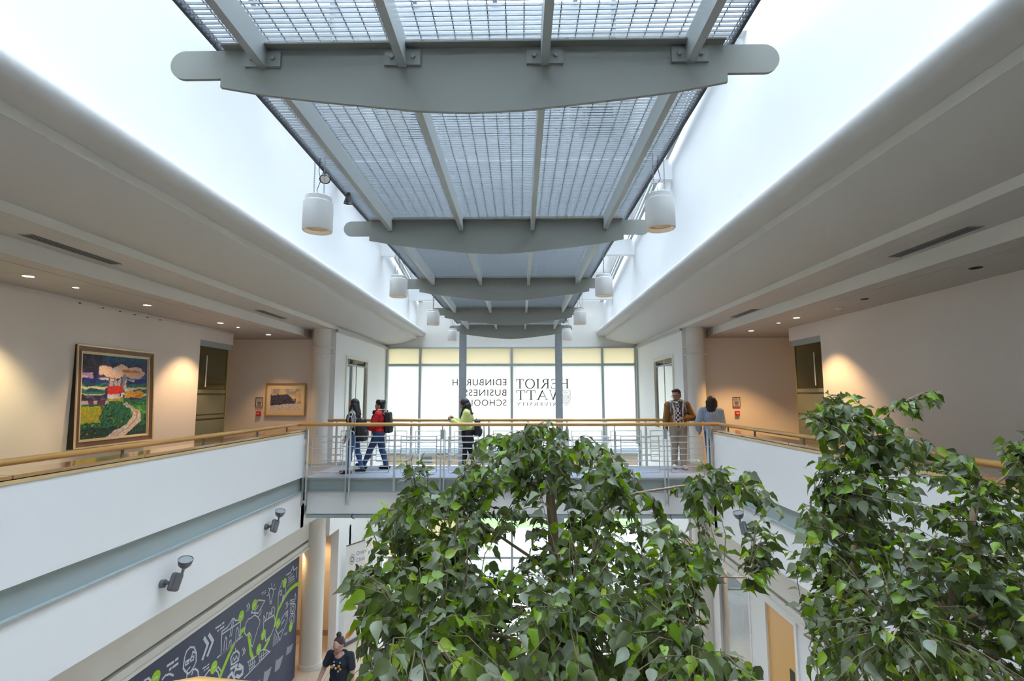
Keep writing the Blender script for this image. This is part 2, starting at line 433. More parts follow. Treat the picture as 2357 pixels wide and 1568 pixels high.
# round columns with two collars, upper and lower storey
def column(name, x, y, z0, z1, r, rings, matname, label):
    t = MB().lathe([(r + .012, z0), (r + .012, z0 + .10), (r, z0 + .105), (r, z1)], (x, y, 0), 40).build(name, matname, smooth=35)
    struct(t, label)
    for z in rings:
        MB().lathe([(r, -.02), (r + .042, -.022), (r + .05, -.012), (r + .05, .012), (r + .042, .022), (r, .02)], (x, y, z), 40).build('collar', matname, t, smooth=35)
    return t
column('column_left', -5.155, 13.22, 0, 3.45, .225, (2.93, 2.735), 'cream', 'round cream column with two collars beside the snowy landscape picture')
column('column_right', 4.51, 13.22, 0, 3.45, .225, (2.93, 2.735), 'cream', 'round cream column with two collars behind the pale blue jumper')
column('column_lower_left', -5.155, 13.20, GZ, -1.0, .262, (), 'cream', 'round cream column standing on the tiled ground floor')
column('column_lower_right', 4.51, 13.20, GZ, -1.0, .262, (), 'cream', 'round column on the ground floor seen through the leaves')

# roof glazing: cross beams, bars and panes
for k, y in enumerate((-.4, 3.1, 6.6, 10.1, 13.6, 17.05)):
    z = roof_z(y)
    struct(MB().box(ux(-1, 3.45), ux(1, 3.45), y - .09, y + .09, z - .45, z - .02).build('beam_roof', 'shaft', bevel=.01))
rl = MB()
for u in (-3.33, 3.33):
    rl.bar((X0 + u, ROOF_Y0, roof_z(ROOF_Y0)), (X0 + u, ROOF_Y1, roof_z(ROOF_Y1)), .07, .09)
    rl.bar((X0 + u * .975, ROOF_Y0, roof_z(ROOF_Y0) - .03), (X0 + u * .975, ROOF_Y1, roof_z(ROOF_Y1) - .03), .025, .05)
struct(rl.build('trim_roof_edge', 'steel'))
for i, u in enumerate((-2.2, -1.1, 0, 1.1, 2.2)):
    struct(MB().bar((X0 + u, ROOF_Y0, roof_z(ROOF_Y0)), (X0 + u, ROOF_Y1, roof_z(ROOF_Y1)), .06, .10).build('trim_roof_bar', 'steel'))
yy = [-3.0, -.4, 3.1, 6.6, 10.1, 13.6, 17.05, 18.4]
for a, b_ in zip(yy[:-1], yy[1:]):
    for u in (-3.3, -2.2, -1.1, 0, 1.1, 2.2):
        vs = [(X0 + u + .02, a + .02, roof_z(a) + .03), (X0 + u + 1.08, a + .02, roof_z(a) + .03), (X0 + u + 1.08, b_ - .02, roof_z(b_) + .03), (X0 + u + .02, b_ - .02, roof_z(b_) + .03)]
        struct(MB().add(vs, [(0, 1, 2, 3)]).build('window_roof_pane', 'frameglass'))

# ------------------------------------------------------------------ the end window
win = bpy.data.objects.new('window_1', None); COL.objects.link(win); struct(win, 'tall frosted window wall with mirrored lettering at the end of the atrium')
ML = [ux(-1, 4.52), ux(-1, 3.27), ux(-1, 1.68), X0 + .03, ux(1, 1.68), ux(1, 3.28), ux(1, 4.52)]
for i, x in enumerate(ML):
    wd = .075 if i not in (2, 4) else .06
    MB().box(x - wd / 2, x + wd / 2, YW - .05, YW + .09, GZ, 3.445).build('mullion', 'winframe', win)
for z, h in ((3.42, .05), (2.80, .08), (.12, .06), (-.80, .10), (-1.6, .4), (-2.5, .08), (-3.87, .07)):
    for i in range(6):
        MB().box(ML[i] + .035, ML[i + 1] - .035, YW - .04, YW + .08, z - h / 2, z + h / 2).build('transom', 'winframe', win)
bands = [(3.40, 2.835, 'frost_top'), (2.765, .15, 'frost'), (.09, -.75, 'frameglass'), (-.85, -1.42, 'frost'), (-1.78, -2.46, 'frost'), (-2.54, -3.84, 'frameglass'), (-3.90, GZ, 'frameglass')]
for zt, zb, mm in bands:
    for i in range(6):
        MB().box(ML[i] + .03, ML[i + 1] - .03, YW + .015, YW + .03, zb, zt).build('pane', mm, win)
# cream inner beads on the jambs
for x in (ML[0] + .07, ML[-1] - .07):
    MB().box(x - .03, x + .03, YW - .02, YW + .06, 0, 3.42).build('jamb_bead', 'winwhite', win)
for s in (-1, 1):
    MB().box(NX[s] - s * .06, NX[s], YW - .16, YW - .04, -1.8, 3.44).build('edge_channel', 'winframe', win)
# ------------------------------------------------------------------ hung sunshade canopy of steel grating
def rebase(root, loc):
    """moves a root to its base point without moving its parts"""
    loc = Vector(loc)
    root.location = loc
    for ch in root.children: ch.location = Vector(ch.location) - loc
BY = [3.38 + 3.59 * k for k in range(-2, 5)]
can = thing('sunshade_canopy', 'long hung canopy of steel grating on curved grey-green beams under the skylight', 'canopy')
half = [(1.78, 3.93), (1.78, 3.867), (1.44, 3.803), (1.08, 3.755), (.72, 3.714), (.36, 3.675)]
prof = []
for k in range(13):      # rounded left end
    a = math.pi / 2 + math.pi * k / 12
    prof.append((-2.04 + .105 * math.cos(a), 4.036 + .106 * math.sin(a)))
prof += [(-u, z) for u, z in half] + [(0, 3.66)] + [(u, z) for u, z in half[::-1]]
for k in range(13):
    a = -math.pi / 2 + math.pi * k / 12
    prof.append((2.04 + .105 * math.cos(a), 4.036 + .106 * math.sin(a)))
beam_me = MB().prism_y(prof, -.0125, .0125).mesh('beam', 'canopysteel')
flange_me = MB().box(-1.76, 1.76, -.075, .01, 4.143, 4.155).box(-1.76, 1.76, -.012, .01, 4.143, 4.20).mesh('flange', 'canopysteel')
plate_me = MB().box(-.128, .128, -.03, -.0125, 4.008, 4.122).mesh('bracket_plate', 'canopysteel')
bolt_me = MB().add(*(lambda n: ([(.017 * math.cos(2 * math.pi * j / n), 0, .017 * math.sin(2 * math.pi * j / n)) for j in range(n)] + [(.015 * math.cos(2 * math.pi * j / n), -.014, .015 * math.sin(2 * math.pi * j / n)) for j in range(n)],
                              [(j, (j + 1) % n, n + (j + 1) % n, n + j) for j in range(n)] + [tuple(n + j for j in range(n))]))(8)).mesh('bolt', 'canopysteel')
JU = (-1.48, -.49, .51, 1.52)
for k, y in enumerate(BY):
    bo = link('beam', beam_me, can); bo.location = (X0, y, 0)
    link('flange', flange_me, bo)
    if abs(y - 3.38) < .01:
        for u in JU:
            po = link('bracket_plate', plate_me, bo); po.location = (u, 0, 0)
        for u in JU:
            for d in (-.075, .075):
                q = link('bolt', bolt_me, bo); q.location = (u + d, -.03, 4.067)
L = 3.59
joist_me = MB().box(-.028, .028, .02, L - .014, 4.0, 4.198).mesh('joist', 'steel')
pl = L / 2 - .012
bars = MB(); nb = 41; HU = 1.84
for i in range(nb):
    y = .02 + i * (pl - .03) / (nb - 1)
    bars.box(-HU, HU, y - .0028, y + .0028, 4.207, 4.225)
rods = MB()
for i in range(31):
    x = -HU + .02 + i * (2 * HU - .04) / 30
    rods.box(x - .0035, x + .0035, 0, pl, 4.221, 4.228)
grate_me = MB()
grate_me.v = bars.v + rods.v; o_ = len(bars.v); grate_me.f = bars.f + [tuple(i + o_ for i in f) for f in rods.f]; grate_me.m = [0] * len(grate_me.f)
grate_me = grate_me.mesh('grating_panel', 'galv', fix=False)
edge_me = MB().box(-.012, .012, 0, L - .01, 4.192, 4.240).mesh('edge_bar', mat('dark_edge_steel', (.07, .08, .10), .5, metal=.4, var=.3, scale=40))  # added edge strip, its dark look against the sky put into the colour
for y in BY[:-1]:
    for u in JU:
        j = link('joist', joist_me, can); j.location = (X0 + u, y, 0)
    for q in (0, 1):
        g = link('grating_panel', grate_me, can); g.location = (X0, y + .008 + q * L / 2, 0); g['kind'] = 'stuff'
    for u in (-HU - .013, HU + .013):
        e = link('edge_bar', edge_me, can); e.location = (X0 + u, y + .005, 0)
# short hangers from each beam up to the roof cross beams
for y, yr in zip(BY[1:], (-.4, 3.1, 6.6, 10.1, 13.6, 17.05)):
    for u in (-1.0, 1.0):
        MB().tube([(X0 + u, y, 4.2), (X0 + u * 1.0, yr, roof_z(yr) - .4)], .018, 8).build('hanger_rod', 'steel', can)
rebase(can, (X0, 17.74, 3.66))

# galvanised posts in front of the window
for s in (-1, 1):
    p = MB().box(ux(s, 1.68) - .118, ux(s, 1.68) + .118, 17.82, 17.83, GZ, 4.0)
    p.box(ux(s, 1.68) - .118, ux(s, 1.68) + .118, 18.00, 18.01, GZ, 4.0); p.box(ux(s, 1.68) - .012, ux(s, 1.68) + .012, 17.83, 18.0, GZ, 4.0)
    t = p.build('window_post', 'postgalv')
    tag(t, 'galvanised steel post before the window, crossing the letters of ' + ('EDINBURGH' if s < 0 else 'HERIOT'), 'post')

# ------------------------------------------------------------------ pendant lamps
def pendant():
    t = thing('pendant_lamp', 'x', 'lamp')
    MB().lathe([(.0, .37), (.128, .37), (.133, .365), (.133, .315), (.150, .305), (.152, .298), (.152, .012), (.146, 0), (.136, 0), (.133, .012), (.128, .05)], (0, 0, 0), 36).build('lamp_shade', 'lampwhite', t, smooth=40)
    MB().lathe([(.128, .05), (.120, .045), (.118, .05), (.10, .10), (.06, .15), (0, .16)], (0, 0, 0), 30).build('reflector', 'lampin', t, smooth=40)
    MB().lathe([(0, .055), (.035, .06), (.042, .09), (.03, .13), (0, .14)], (0, 0, 0), 16).build('bulb', emit('pendant_bulb', (1, .78, .45), 2.2), t, smooth=60)
    for sx in (-.07, .07):
        ch = MB()
        n = 20
        for i in range(n):
            z0 = .37 + i * .43 / n; z1 = .37 + (i + 1.25) * .43 / n
            w = .006
            q = [(sx - (w if i % 2 else 0), -(0 if i % 2 else w), z0), (sx + (w if i % 2 else 0), (0 if i % 2 else w), z0), (sx + (w if i % 2 else 0), (0 if i % 2 else w), z1), (sx - (w if i % 2 else 0), -(0 if i % 2 else w), z1)]
            for a, b_ in ((0, 3), (1, 2), (0, 1), (2, 3)): ch.bar(q[a], q[b_], .003, .003, up=(.3, .5, .2))
        ch.build('chain', 'chain', t)
    MB().tube([(0, 0, .37), (-.03, 0, .45), (.02, 0, .55), (-.01, 0, .66), (.0, 0, .80)], .0035, 6).build('cable', 'black', t)
    return t
pend = pendant()
ords = ['nearest', 'second', 'third', 'farthest']
first = True
for i, y in enumerate((5.18, 8.77, 12.36, 15.95)):
    for s in (-1, 1):
        o = pend if first else copy_tree(pend); first = False
        o.location = (X0 + s * 1.79, y, 3.415)
        o.rotation_euler = (0, 0, .4 * s + i)
        o['label'] = (ords[i] + ' white cylinder pendant lamp along the ' + SIDE[s] + ' edge of the canopy')
        o['group'] = 'pendant lamps along the canopy'

# small black spotlights clamped to the canopy edge
def spot(loc, rz, tilt, label, open_glass):
    t = thing('clamp_spotlight', label, 'spotlight', loc, rz, 'spotlights clamped to the canopy edge')
    MB().box(-.02, .02, -.01, .01, -.02, .10).build('clamp', 'black', t)
    h = MB().lathe([(0, .06), (.03, .06), (.034, .03), (.055, -.03), (.06, -.05), (.052, -.05), (.045, -.03), (0, -.02)], (0, 0, 0), 20).build('head', 'black', t, smooth=40)
    h.location = (0, 0, -.07); h.rotation_euler = (tilt, 0, 0)
    l = MB().lathe([(0, -.045), (.052, -.045)], (0, 0, 0), 20).build('lens', 'paper' if open_glass else 'lampglass', h)
    return t
spot((X0 - 1.86, 5.50, 4.22), .4, math.radians(-35), 'black clamp spotlight showing its pale lens, above the nearest left pendant lamp', True)
spot((X0 - 1.80, 6.12, 4.20), -.2, math.radians(5), 'black clamp spotlight pointing straight down beside the second canopy beam', False)
spot((X0 + 1.84, 16.6, 4.20), .2, math.radians(-25), 'dark clamp spotlight near the window end of the canopy', True)

# ------------------------------------------------------------------ footbridge
br = thing('footbridge', 'footbridge with blue-grey carpet and grey steel edge beams crossing the atrium', 'bridge')
xl, xr = PXF[-1] + .002, PXF[1] - .002
MB().box(xl, xr, YB0 + .03, YB1 - .03, -.06, -.012).build('deck', 'steel', br)
MB().box(xl, xr, YB0 + .035, YB1 - .04, -.012, 0).build('carpet', 'carpet', br)
for y, d in ((YB0, 1), (YB1, -1)):
    b = MB().box(xl, xr, y + d * .07, y + d * .10, -.29, -.012).box(xl, xr, y, y + d * .10, -.03, -.002).box(xl, xr, y + d * .0, y + d * .10, -.30, -.283)
    b.build('edge_beam', 'greybeam', br)
    MB().box(xl + .04, xr - .04, y + d * .06, y + d * .14, -.75, -.30).build('fascia_panel', 'white', br)
    MB().box(xl + .04, xr - .04, y + d * .04, y + d * .12, -.83, -.765).build('soffit_channel', 'greybeam', br)
MB().box(xl + .04, xr - .04, YB0 + .12, YB1 - .12, -.80, -.77).build('soffit', 'white', br)
for x in (-3.5, 3.1):
    MB().tube([(x, YB0 + .03, -.75), (x - .015, YB0 + .02, -.79), (x, YB0 + .03, -.83), (x + .03, YB0 + .08, -.86)], .008, 6).build('cable', 'black', br)
rebase(br, (X0, (YB0 + YB1) / 2, -.8))

def rail_panel(parent, x0, x1, y, z0, z1, n, r):
    p = MB()
    for i in range(n):
        z = z0 + (z1 - z0) * i / (n - 1)
        p.tube([(x0, y, z), (x1, y, z)], r, 8)
    p.tube([(x0, y, z0), (x0, y, z1)], r, 8); p.tube([(x1, y, z0), (x1, y, z1)], r, 8)
    return p.build('bar_panel', 'railsteel', parent, smooth=40)

fr = thing('bridge_railing', 'silver barred railing with wooden handrail along the near side of the footbridge', 'railing')
HX = {-1: -4.70, 1: 4.13}
MB().tube([(HX[-1], YB0 - .06, 1.10), (HX[1], YB0 - .06, 1.10)], .037, 16).build('handrail', 'woodx', fr, smooth=40)
FP = [(-4.50, 1), (-3.60, 1), (-2.63, 0), (-1.63, 1), (-.76, 0), (.10, 0), (.97, 1), (1.97, 0), (3.01, 1), (3.92, 1)]
for x, heavy in FP:
    yf = YB0 - .035
    if heavy:
        p = MB()
        for d in (-1, 1):
            prof_ = [(yf - .045, -.20), (yf - .03, -.56), (yf + .01, -.56), (yf + .035, -.20), (yf + .03, .60), (yf + .012, 1.0), (yf - .035, 1.0), (yf - .05, .55)]
            p.prism_x(prof_, x + d * .035 - .008, x + d * .035 + .008)
        p.box(x - .03, x + .03, yf - .01, yf + .012, -.52, -.46).box(x - .03, x + .03, yf - .01, yf + .012, .90, .97)
        po = p.build('post', 'railsteel', fr)
        MB().box(x - .027, x + .027, yf - .052, yf - .04, .80, .985).build('cover_plate', 'greybeam', po)
        MB().tube([(x, yf, .93), (x + .0, yf, 1.0), (x, YB0 - .06, 1.075)], .014, 8).build('rail_bracket', 'railsteel', po)
    else:
        p = MB().box(x - .02, x + .02, yf - .03, yf + .01, -.27, .95)
        po = p.build('post', 'railsteel', fr)
        MB().tube([(x, yf, .93), (x, YB0 - .06, 1.075)], .012, 8).build('rail_bracket', 'railsteel', po)
    for z in (.18, .64):
        MB().tube([(x - .11, yf + .01, z), (x + .11, yf + .01, z)], .010, 8).build('clip', 'railsteel', po)
for (a, _), (b_, _) in zip(FP[:-1], FP[1:]):
    rail_panel(fr, a + .125, b_ - .125, YB0 - .02, .11, .85, 7, .0095)
rebase(fr, (X0, YB0, 0))

rr = thing('bridge_railing', 'silver barred railing with pale posts along the window side of the footbridge', 'railing')
MB().tube([(-4.72, YB1 - .02, 1.10), (4.12, YB1 - .02, 1.10)], .036, 16).build('handrail', 'woodx', rr, smooth=40)
for xe, r_ in ((-4.72, -1), (4.12, 1)):
    MB().lathe([(.036, 0), (.034, .012), (.024, .028), (0, .036)], (0, 0, 0), 16).build('handrail_end', 'woodx', rr, smooth=50)
    e = rr.children[-1]; e.rotation_euler = (0, math.pi / 2 * r_, 0); e.location = (xe, YB1 - .02, 1.10)
RP = [-4.52, -3.64, -2.68, -1.72, -.77, .19, 1.14, 2.10, 3.06, 3.98]
for x in RP:
    po = MB().tube([(x, YB1 - .02, 0), (x, YB1 - .02, .93)], .030, 14).build('post', 'railbeige', rr, smooth=40)
    MB().tube([(x, YB1 - .02, .93), (x, YB1 - .02, 1.075)], .022, 12).build('post_neck', 'railsteel', po, smooth=40)
    for z in (.25, .68):
        MB().tube([(x - .11, YB1 - .02, z), (x + .11, YB1 - .02, z)], .010, 8).build('clip', 'railsteel', po)
for a, b_ in zip(RP[:-1], RP[1:]):
    rail_panel(rr, a + .11, b_ - .11, YB1 - .02, .11, .84, 7, .0085)
rebase(rr, (X0, YB1, 0))

# ------------------------------------------------------------------ parapet shelves and handrails
JY = [-2.0, -.3, 1.35, 2.97, 4.59, 6.21, 7.79, 9.38, 10.61, 10.86]
KY = [-.7, 1.2, 2.9, 4.5, 6.08, 7.64, 9.21, 10.37]
for s in (-1, 1):
    p = PXF[s]
    sh = thing('parapet_shelf', 'glossy wooden shelf of long planks capping the white parapet below ' + ('the large cottage painting' if s < 0 else 'the blank right gallery wall'), 'shelf')
    MB().box(p - s * .012, p + s * .20, YBACK, 10.88, .925, .957).build('edge_strip', 'woodedge', sh)
    for a, b_ in zip(JY[:-1], JY[1:]):
        MB().box(p - s * .004, p + s * .36, a + .006, b_ - .006, .966, 1.0).build('plank', 'shelfwood', sh, bevel=.003)
        MB().box(p + s * .02, p + s * .34, a + .02, b_ - .02, .957, .967).build('packer', 'dark', sh)
    rebase(sh, (p, 4, .925))
    hr = thing('parapet_handrail', 'round wooden handrail on short steel stubs above the ' + SIDE[s] + ' parapet', 'handrail')
    xh = HX[s]
    MB().tube([(xh, YBACK, 1.10), (xh, YB0 - .06, 1.10)], .034, 16).build('handrail', 'wood', hr, smooth=40)
    for y in KY:
        MB().tube([(xh, y, 1.0), (xh, y, 1.075)], .017, 12).build('stub', 'lampmetal', hr, smooth=40)
    rebase(hr, (xh, 4, 1.0))

# the photographer's landing rail: a corner of handrail at the bottom of the picture
lr = thing('landing_handrail', 'short bend of wooden handrail at the bottom edge below the mural', 'handrail')
MB().tube([(-1.30, -.9, 1.058), (-.775, 1.155, 1.058), (-.71, 1.18, 1.058), (1.9, .80, 1.058)], .030, 16).build('handrail', 'woodx', lr, smooth=50)
for x, y in ((-.98, .3), (-.60, 1.15), (.6, .985), (1.85, .81)):
    MB().tube([(x, y, 0), (x, y, 1.045)], .018, 10).build('post', 'railsteel', lr, smooth=40)
rebase(lr, (0, 1.0, 0))
struct(MB().prism_z([(-2.0, YBACK), (2.6, YBACK), (2.6, 1.0), (-.65, 1.26), (-.86, 1.2), (-1.36, -.8)], -.3, 0).build('floor', 'galfloor'))
# ------------------------------------------------------------------ gallery fittings
def grid_paint(name, w, h, nx, ny, fn, matl, parent, jit=.0):
    """a flat painted surface in the local x-z plane, one colour per brush cell"""
    vs = [(i * w / nx - w / 2, 0, j * h / ny) for j in range(ny + 1) for i in range(nx + 1)]
    fs = [(j * (nx + 1) + i, j * (nx + 1) + i + 1, (j + 1) * (nx + 1) + i + 1, (j + 1) * (nx + 1) + i) for j in range(ny) for i in range(nx)]
    me = bpy.data.meshes.new(name); me.from_pydata(vs, [], fs)
    at = me.attributes.new('Col', 'FLOAT_COLOR', 'POINT')
    cols = []
    for j in range(ny + 1):
        for i in range(nx + 1):
            c = fn(i / nx, j / ny); cols += [c[0], c[1], c[2], 1.0]
    at.data.foreach_set('color', cols)
    me.materials.append(matl)
    return link(name, me, parent)
_rs = np.random.RandomState(5)
_nt = _rs.rand(64, 64)
def vnoise(x, y):
    xi, yi = int(math.floor(x)), int(math.floor(y)); fx, fy = x - xi, y - yi
    fx = fx * fx * (3 - 2 * fx); fy = fy * fy * (3 - 2 * fy)
    a = _nt[xi % 64, yi % 64]; b = _nt[(xi + 1) % 64, yi % 64]; c = _nt[xi % 64, (yi + 1) % 64]; d = _nt[(xi + 1) % 64, (yi + 1) % 64]
    return (a * (1 - fx) + b * fx) * (1 - fy) + (c * (1 - fx) + d * fx) * fy
def lin(c): return tuple(((v / 255) / 12.92 if v / 255 < .04045 else ((v / 255 + .055) / 1.055) ** 2.4) for v in c)
def pick(lst, t): return lst[min(len(lst) - 1, int(t * len(lst)))]

def cottage_scene(u, v):
    u, v = u + .030 * (vnoise(u * 13 + 5, v * 17) - .5) + .014 * (vnoise(u * 45, v * 50) - .5), v + .026 * (vnoise(u * 15, v * 12 + 9) - .5) + .012 * (vnoise(u * 50 + 3, v * 44) - .5)
    n1 = vnoise(u * 16, v * 9); n2 = vnoise(u * 40 + 7, v * 34 + 3); n3 = vnoise(u * 9 + 20, v * 26)
    c = (30, 60, 120)
    if v > .72:                                   # sky
        c = pick([(36, 34, 66), (60, 44, 92), (78, 66, 110), (44, 52, 88)], n1)
        if v > .91 + .03 * n1 and u > .25: c = pick([(14, 78, 118), (20, 92, 128), (10, 58, 100)], n2)
        if u < .28 and v > .83: c = pick([(44, 44, 58), (30, 32, 50), (66, 60, 78)], n2)
        e = ((u - .58) / .40) ** 2 + ((v - .80) / .085) ** 2
        if e < .45 + .95 * n1:
            c = pick([(250, 226, 204), (252, 214, 160), (240, 196, 170), (236, 226, 226), (206, 190, 214)], n2)
            if .58 < u < .88 and abs(v - .815) < .018: c = pick([(226, 120, 40), (240, 160, 70)], n2)
        elif u > .72 and v < .79: c = pick([(60, 60, 132), (110, 110, 168)], n2)
        if u < .14 and v < .78: c = pick([(214, 190, 216), (170, 140, 190)], n2)
    elif v > .66:                                 # hills
        ridge = .70 + .02 * math.sin(u * 14) + (.03 if u > .78 else 0)
        c = pick([(18, 36, 120), (26, 52, 150), (36, 30, 96)], n2) if v < ridge + .01 else pick([(230, 214, 190), (196, 188, 206)], n2)
    elif v > .45:                                 # fields and sea
        c = pick([(24, 96, 92), (36, 124, 104), (20, 72, 86), (44, 140, 120)], n3)
        if abs(v - .60) < .014 or abs(v - .52) < .012: c = pick([(226, 214, 170), (200, 196, 170)], n2)
        if v < .52 and u < .36: c = pick([(58, 40, 78), (40, 36, 66), (104, 92, 128)], n2)
    else:                                         # meadow
        c = pick([(14, 74, 50), (22, 104, 66), (36, 128, 84), (12, 56, 44), (90, 150, 40)], n2)
        if v < .12: c = pick([(10, 48, 40), (18, 76, 54), (8, 40, 36)], n2)
        if u < .26 + .05 * n1 and .18 < v < .38: c = pick([(206, 196, 30), (150, 180, 40), (226, 170, 20)], n2)
        if u > .74 and .27 < v < .38: c = pick([(120, 190, 40), (60, 150, 60), (40, 120, 80)], n2)
        if n2 > .9: c = pick([(226, 200, 40), (230, 130, 40), (60, 170, 110)], n1)
        if v > .405 and u < .38: c = pick([(160, 60, 96), (206, 190, 200), (110, 40, 80)], n1)
    if .37 < u < .64 and .58 < v < .735 and not (v > .70 and .50 < u < .56):   # ruined house
        c = pick([(170, 160, 170), (206, 196, 196), (128, 116, 134), (226, 214, 200)], n2)
        if u < .40 or (.57 < u < .60): c = pick([(86, 76, 110), (110, 100, 126)], n2)
    if .60 < u < .66 and .60 < v < .77: c = pick([(214, 204, 206), (150, 140, 160)], n2)
    if .36 + (v - .53) * .10 < u < .60 + (v - .53) * .0 and .53 < v < .625: c = pick([(206, 34, 22), (226, 60, 26), (176, 22, 22)], n2)
    if .37 < u < .605 and .475 < v <= .53:
        c = pick([(236, 232, 236), (214, 210, 226), (196, 190, 214)], n2)
        if .55 < u < .57 and v > .49: c = (40, 40, 90)
    if .335 < u < .37 and .47 < v < .60: c = pick([(34, 28, 80), (50, 40, 100)], n2)
    if .62 < u < .75 and .56 < v < .60: c = pick([(236, 226, 226), (214, 200, 206)], n2)
    if .64 < u < .93 and .475 < v < .565: c = pick([(226, 160, 30), (236, 186, 70), (206, 130, 24)], n2)
    if .70 < u < .93 and .455 < v <= .475: c = (46, 36, 84)
    if .37 < u < .62 and .435 < v <= .475: c = pick([(206, 186, 30), (160, 160, 30)], n2)
    # the winding road
    if v < .415:
        t = v / .415
        cx = .48 + .36 * math.sin(min(1, t * 1.12) * 2.25) - .30 * max(0, t - .72) * 3.2 * (t - .55)
        hw = .115 * (1 - t) ** 1.1 + .028
        if abs(u - cx) < hw * (.93 + .14 * n2):
            c = pick([(236, 222, 214), (226, 200, 190), (214, 190, 190), (240, 232, 222)], n2)
            if abs(u - cx) < .012: c = pick([(196, 150, 130), (150, 170, 140)], n2)
    return lin(c)

def snow_scene(u, v):
    n1 = vnoise(u * 9 + 3, v * 5); n2 = vnoise(u * 30 + 11, v * 24)
    c = pick([(232, 206, 148), (214, 190, 150), (190, 178, 160), (226, 214, 176)], .6 * n1 + .4 * n2)
    if v > .75: c = pick([(178, 172, 164), (206, 192, 156), (160, 160, 168)], n1)
    if v < .30: c = pick([(206, 200, 206), (226, 218, 206), (190, 188, 206)], n2)
    tree = (.74 if u < .58 else .74 - 1.35 * (u - .58)) + .14 * (vnoise(u * 12, 2.5) - .5) + .06 * (vnoise(u * 40, 7.5) - .5)
    if .20 + .14 * u + .03 * n2 < v < tree and u < .86: c = pick([(48, 52, 84), (62, 66, 104), (86, 86, 116), (40, 40, 64)], n2)
    if u > .72 and .30 < v < .62 and vnoise(u * 22, v * 12) > .62: c = pick([(70, 78, 120), (100, 106, 140)], n2)
    return lin(c)

paint_mat = attr_mat('oil_paint', rough=.45, bump=.12)
print_mat = attr_mat('water_colour', rough=.75)

# the large cottage painting: 1.76 x 1.64 m, deep frame, leaning a little off the wall at the top
pw, ph = 1.70, 1.64
pt = thing('framed_painting', 'large framed oil painting of a red-roofed cottage and winding road', 'painting', (-6.93, 8.765, .88), math.radians(90))
pt.rotation_euler = (math.radians(-3.0), 0, math.radians(90))
def frame_ring(x0, x1, z0, z1, wd, y0, y1, matl, name, parent, yb=.0):
    b = MB()
    o = [(x0, z0), (x1, z0), (x1, z1), (x0, z1)]; i_ = [(x0 + wd, z0 + wd), (x1 - wd, z0 + wd), (x1 - wd, z1 - wd), (x0 + wd, z1 - wd)]
    for k in range(4):
        a, c = o[k], o[(k + 1) % 4]; d, e = i_[(k + 1) % 4], i_[k]
        b.add([(a[0], y0, a[1]), (c[0], y0, c[1]), (d[0], y1, d[1]), (e[0], y1, e[1]), (a[0], yb, a[1]), (c[0], yb, c[1]), (d[0], yb, d[1]), (e[0], yb, e[1])],
              [(0, 1, 2, 3), (4, 7, 6, 5), (0, 4, 5, 1), (1, 5, 6, 2), (2, 6, 7, 3), (3, 7, 4, 0)])
    return b.build(name, matl, parent)
hw_ = pw / 2
frame_ring(-hw_, hw_, 0, ph, .022, -.062, -.058, 'goldlight', 'frame_outer', pt, -.04)
frame_ring(-hw_ + .022, hw_ - .022, .022, ph - .022, .075, -.052, -.030, 'brownframe', 'frame_cove', pt)
frame_ring(-hw_ + .097, hw_ - .097, .097, ph - .097, .020, -.040, -.040, 'goldlight', 'frame_step', pt)
frame_ring(-hw_ + .117, hw_ - .117, .117, ph - .117, .020, -.030, -.022, 'goldlight', 'frame_inner', pt)
MB().box(-hw_ + .002, hw_ - .002, -.012, .075, .002, ph - .002).box(-hw_ + .001, -hw_ + .02, -.045, .07, .002, ph - .002).box(hw_ - .02, hw_ - .001, -.045, .07, .002, ph - .002).build('frame_box', 'black', pt)
cv = grid_paint('canvas', pw - .27, ph - .27, 150, 140, cottage_scene, paint_mat, pt); cv.location = (0, -.018, .135)

# snowy landscape on the left end wall
sp = thing('framed_picture', 'small gilt-framed snowy woodland landscape in a cream mount beside the column', 'picture', (-6.175, 13.478, 1.17))
frame_ring(-.535, .535, 0, .86, .035, -.030, -.022, 'gold', 'frame', sp)
MB().box(-.51, .51, -.004, .02, .02, .84).build('mount', 'mount', sp)
g = grid_paint('print', .80, .56, 90, 60, snow_scene, print_mat, sp); g.location = (0, -.006, .155)

def notice(loc, label):
    t = thing('wall_notice', label, 'notice', loc, 0, 'framed wall notices')
    frame_ring(-.095, .095, 0, .255, .014, -.018, -.014, 'lampmetal', 'frame', t)
    MB().box(-.085, .085, -.004, .018, .01, .245).build('sheet', 'paper', t)
    MB().box(-.055, .055, -.006, -.004, .075, .145).build('text_block', 'blueprint', t)
    MB().box(-.055, .055, -.006, -.004, .03, .068).build('text_block', 'redprint', t)
    for k in range(4): MB().box(-.07, .06, -.006, -.004, .158 + .016 * k, .165 + .016 * k).build('text_line', 'letter', t)
    MB().box(-.02, .02, -.006, -.004, .222, .236).build('crest', 'blueprint', t)
    return t
notice((-6.87, 13.478, 1.41), 'small framed fire notice on the left end wall, next to the snowy landscape')
notice((5.61, 13.478, 1.40), 'small framed fire notice on the warm lit right end wall')
def callpoint(loc, label):
    t = thing('fire_call_point', label, 'call point', loc, 0, 'fire call points')
    MB().box(-.058, .058, -.045, .02, 0, .115).build('case', 'red', t, bevel=.006)
    MB().box(-.035, .035, -.050, -.044, .04, .075).build('glass_label', 'paper', t)
    MB().box(-.02, .02, -.052, -.049, .052, .062).build('arrow_mark', 'letter', t)
    return t
callpoint((-6.87, 13.478, 1.185), 'red fire call point on the left end wall, next to the snowy landscape')
callpoint((5.615, 13.478, 1.18), 'red fire call point on the warm lit right end wall')

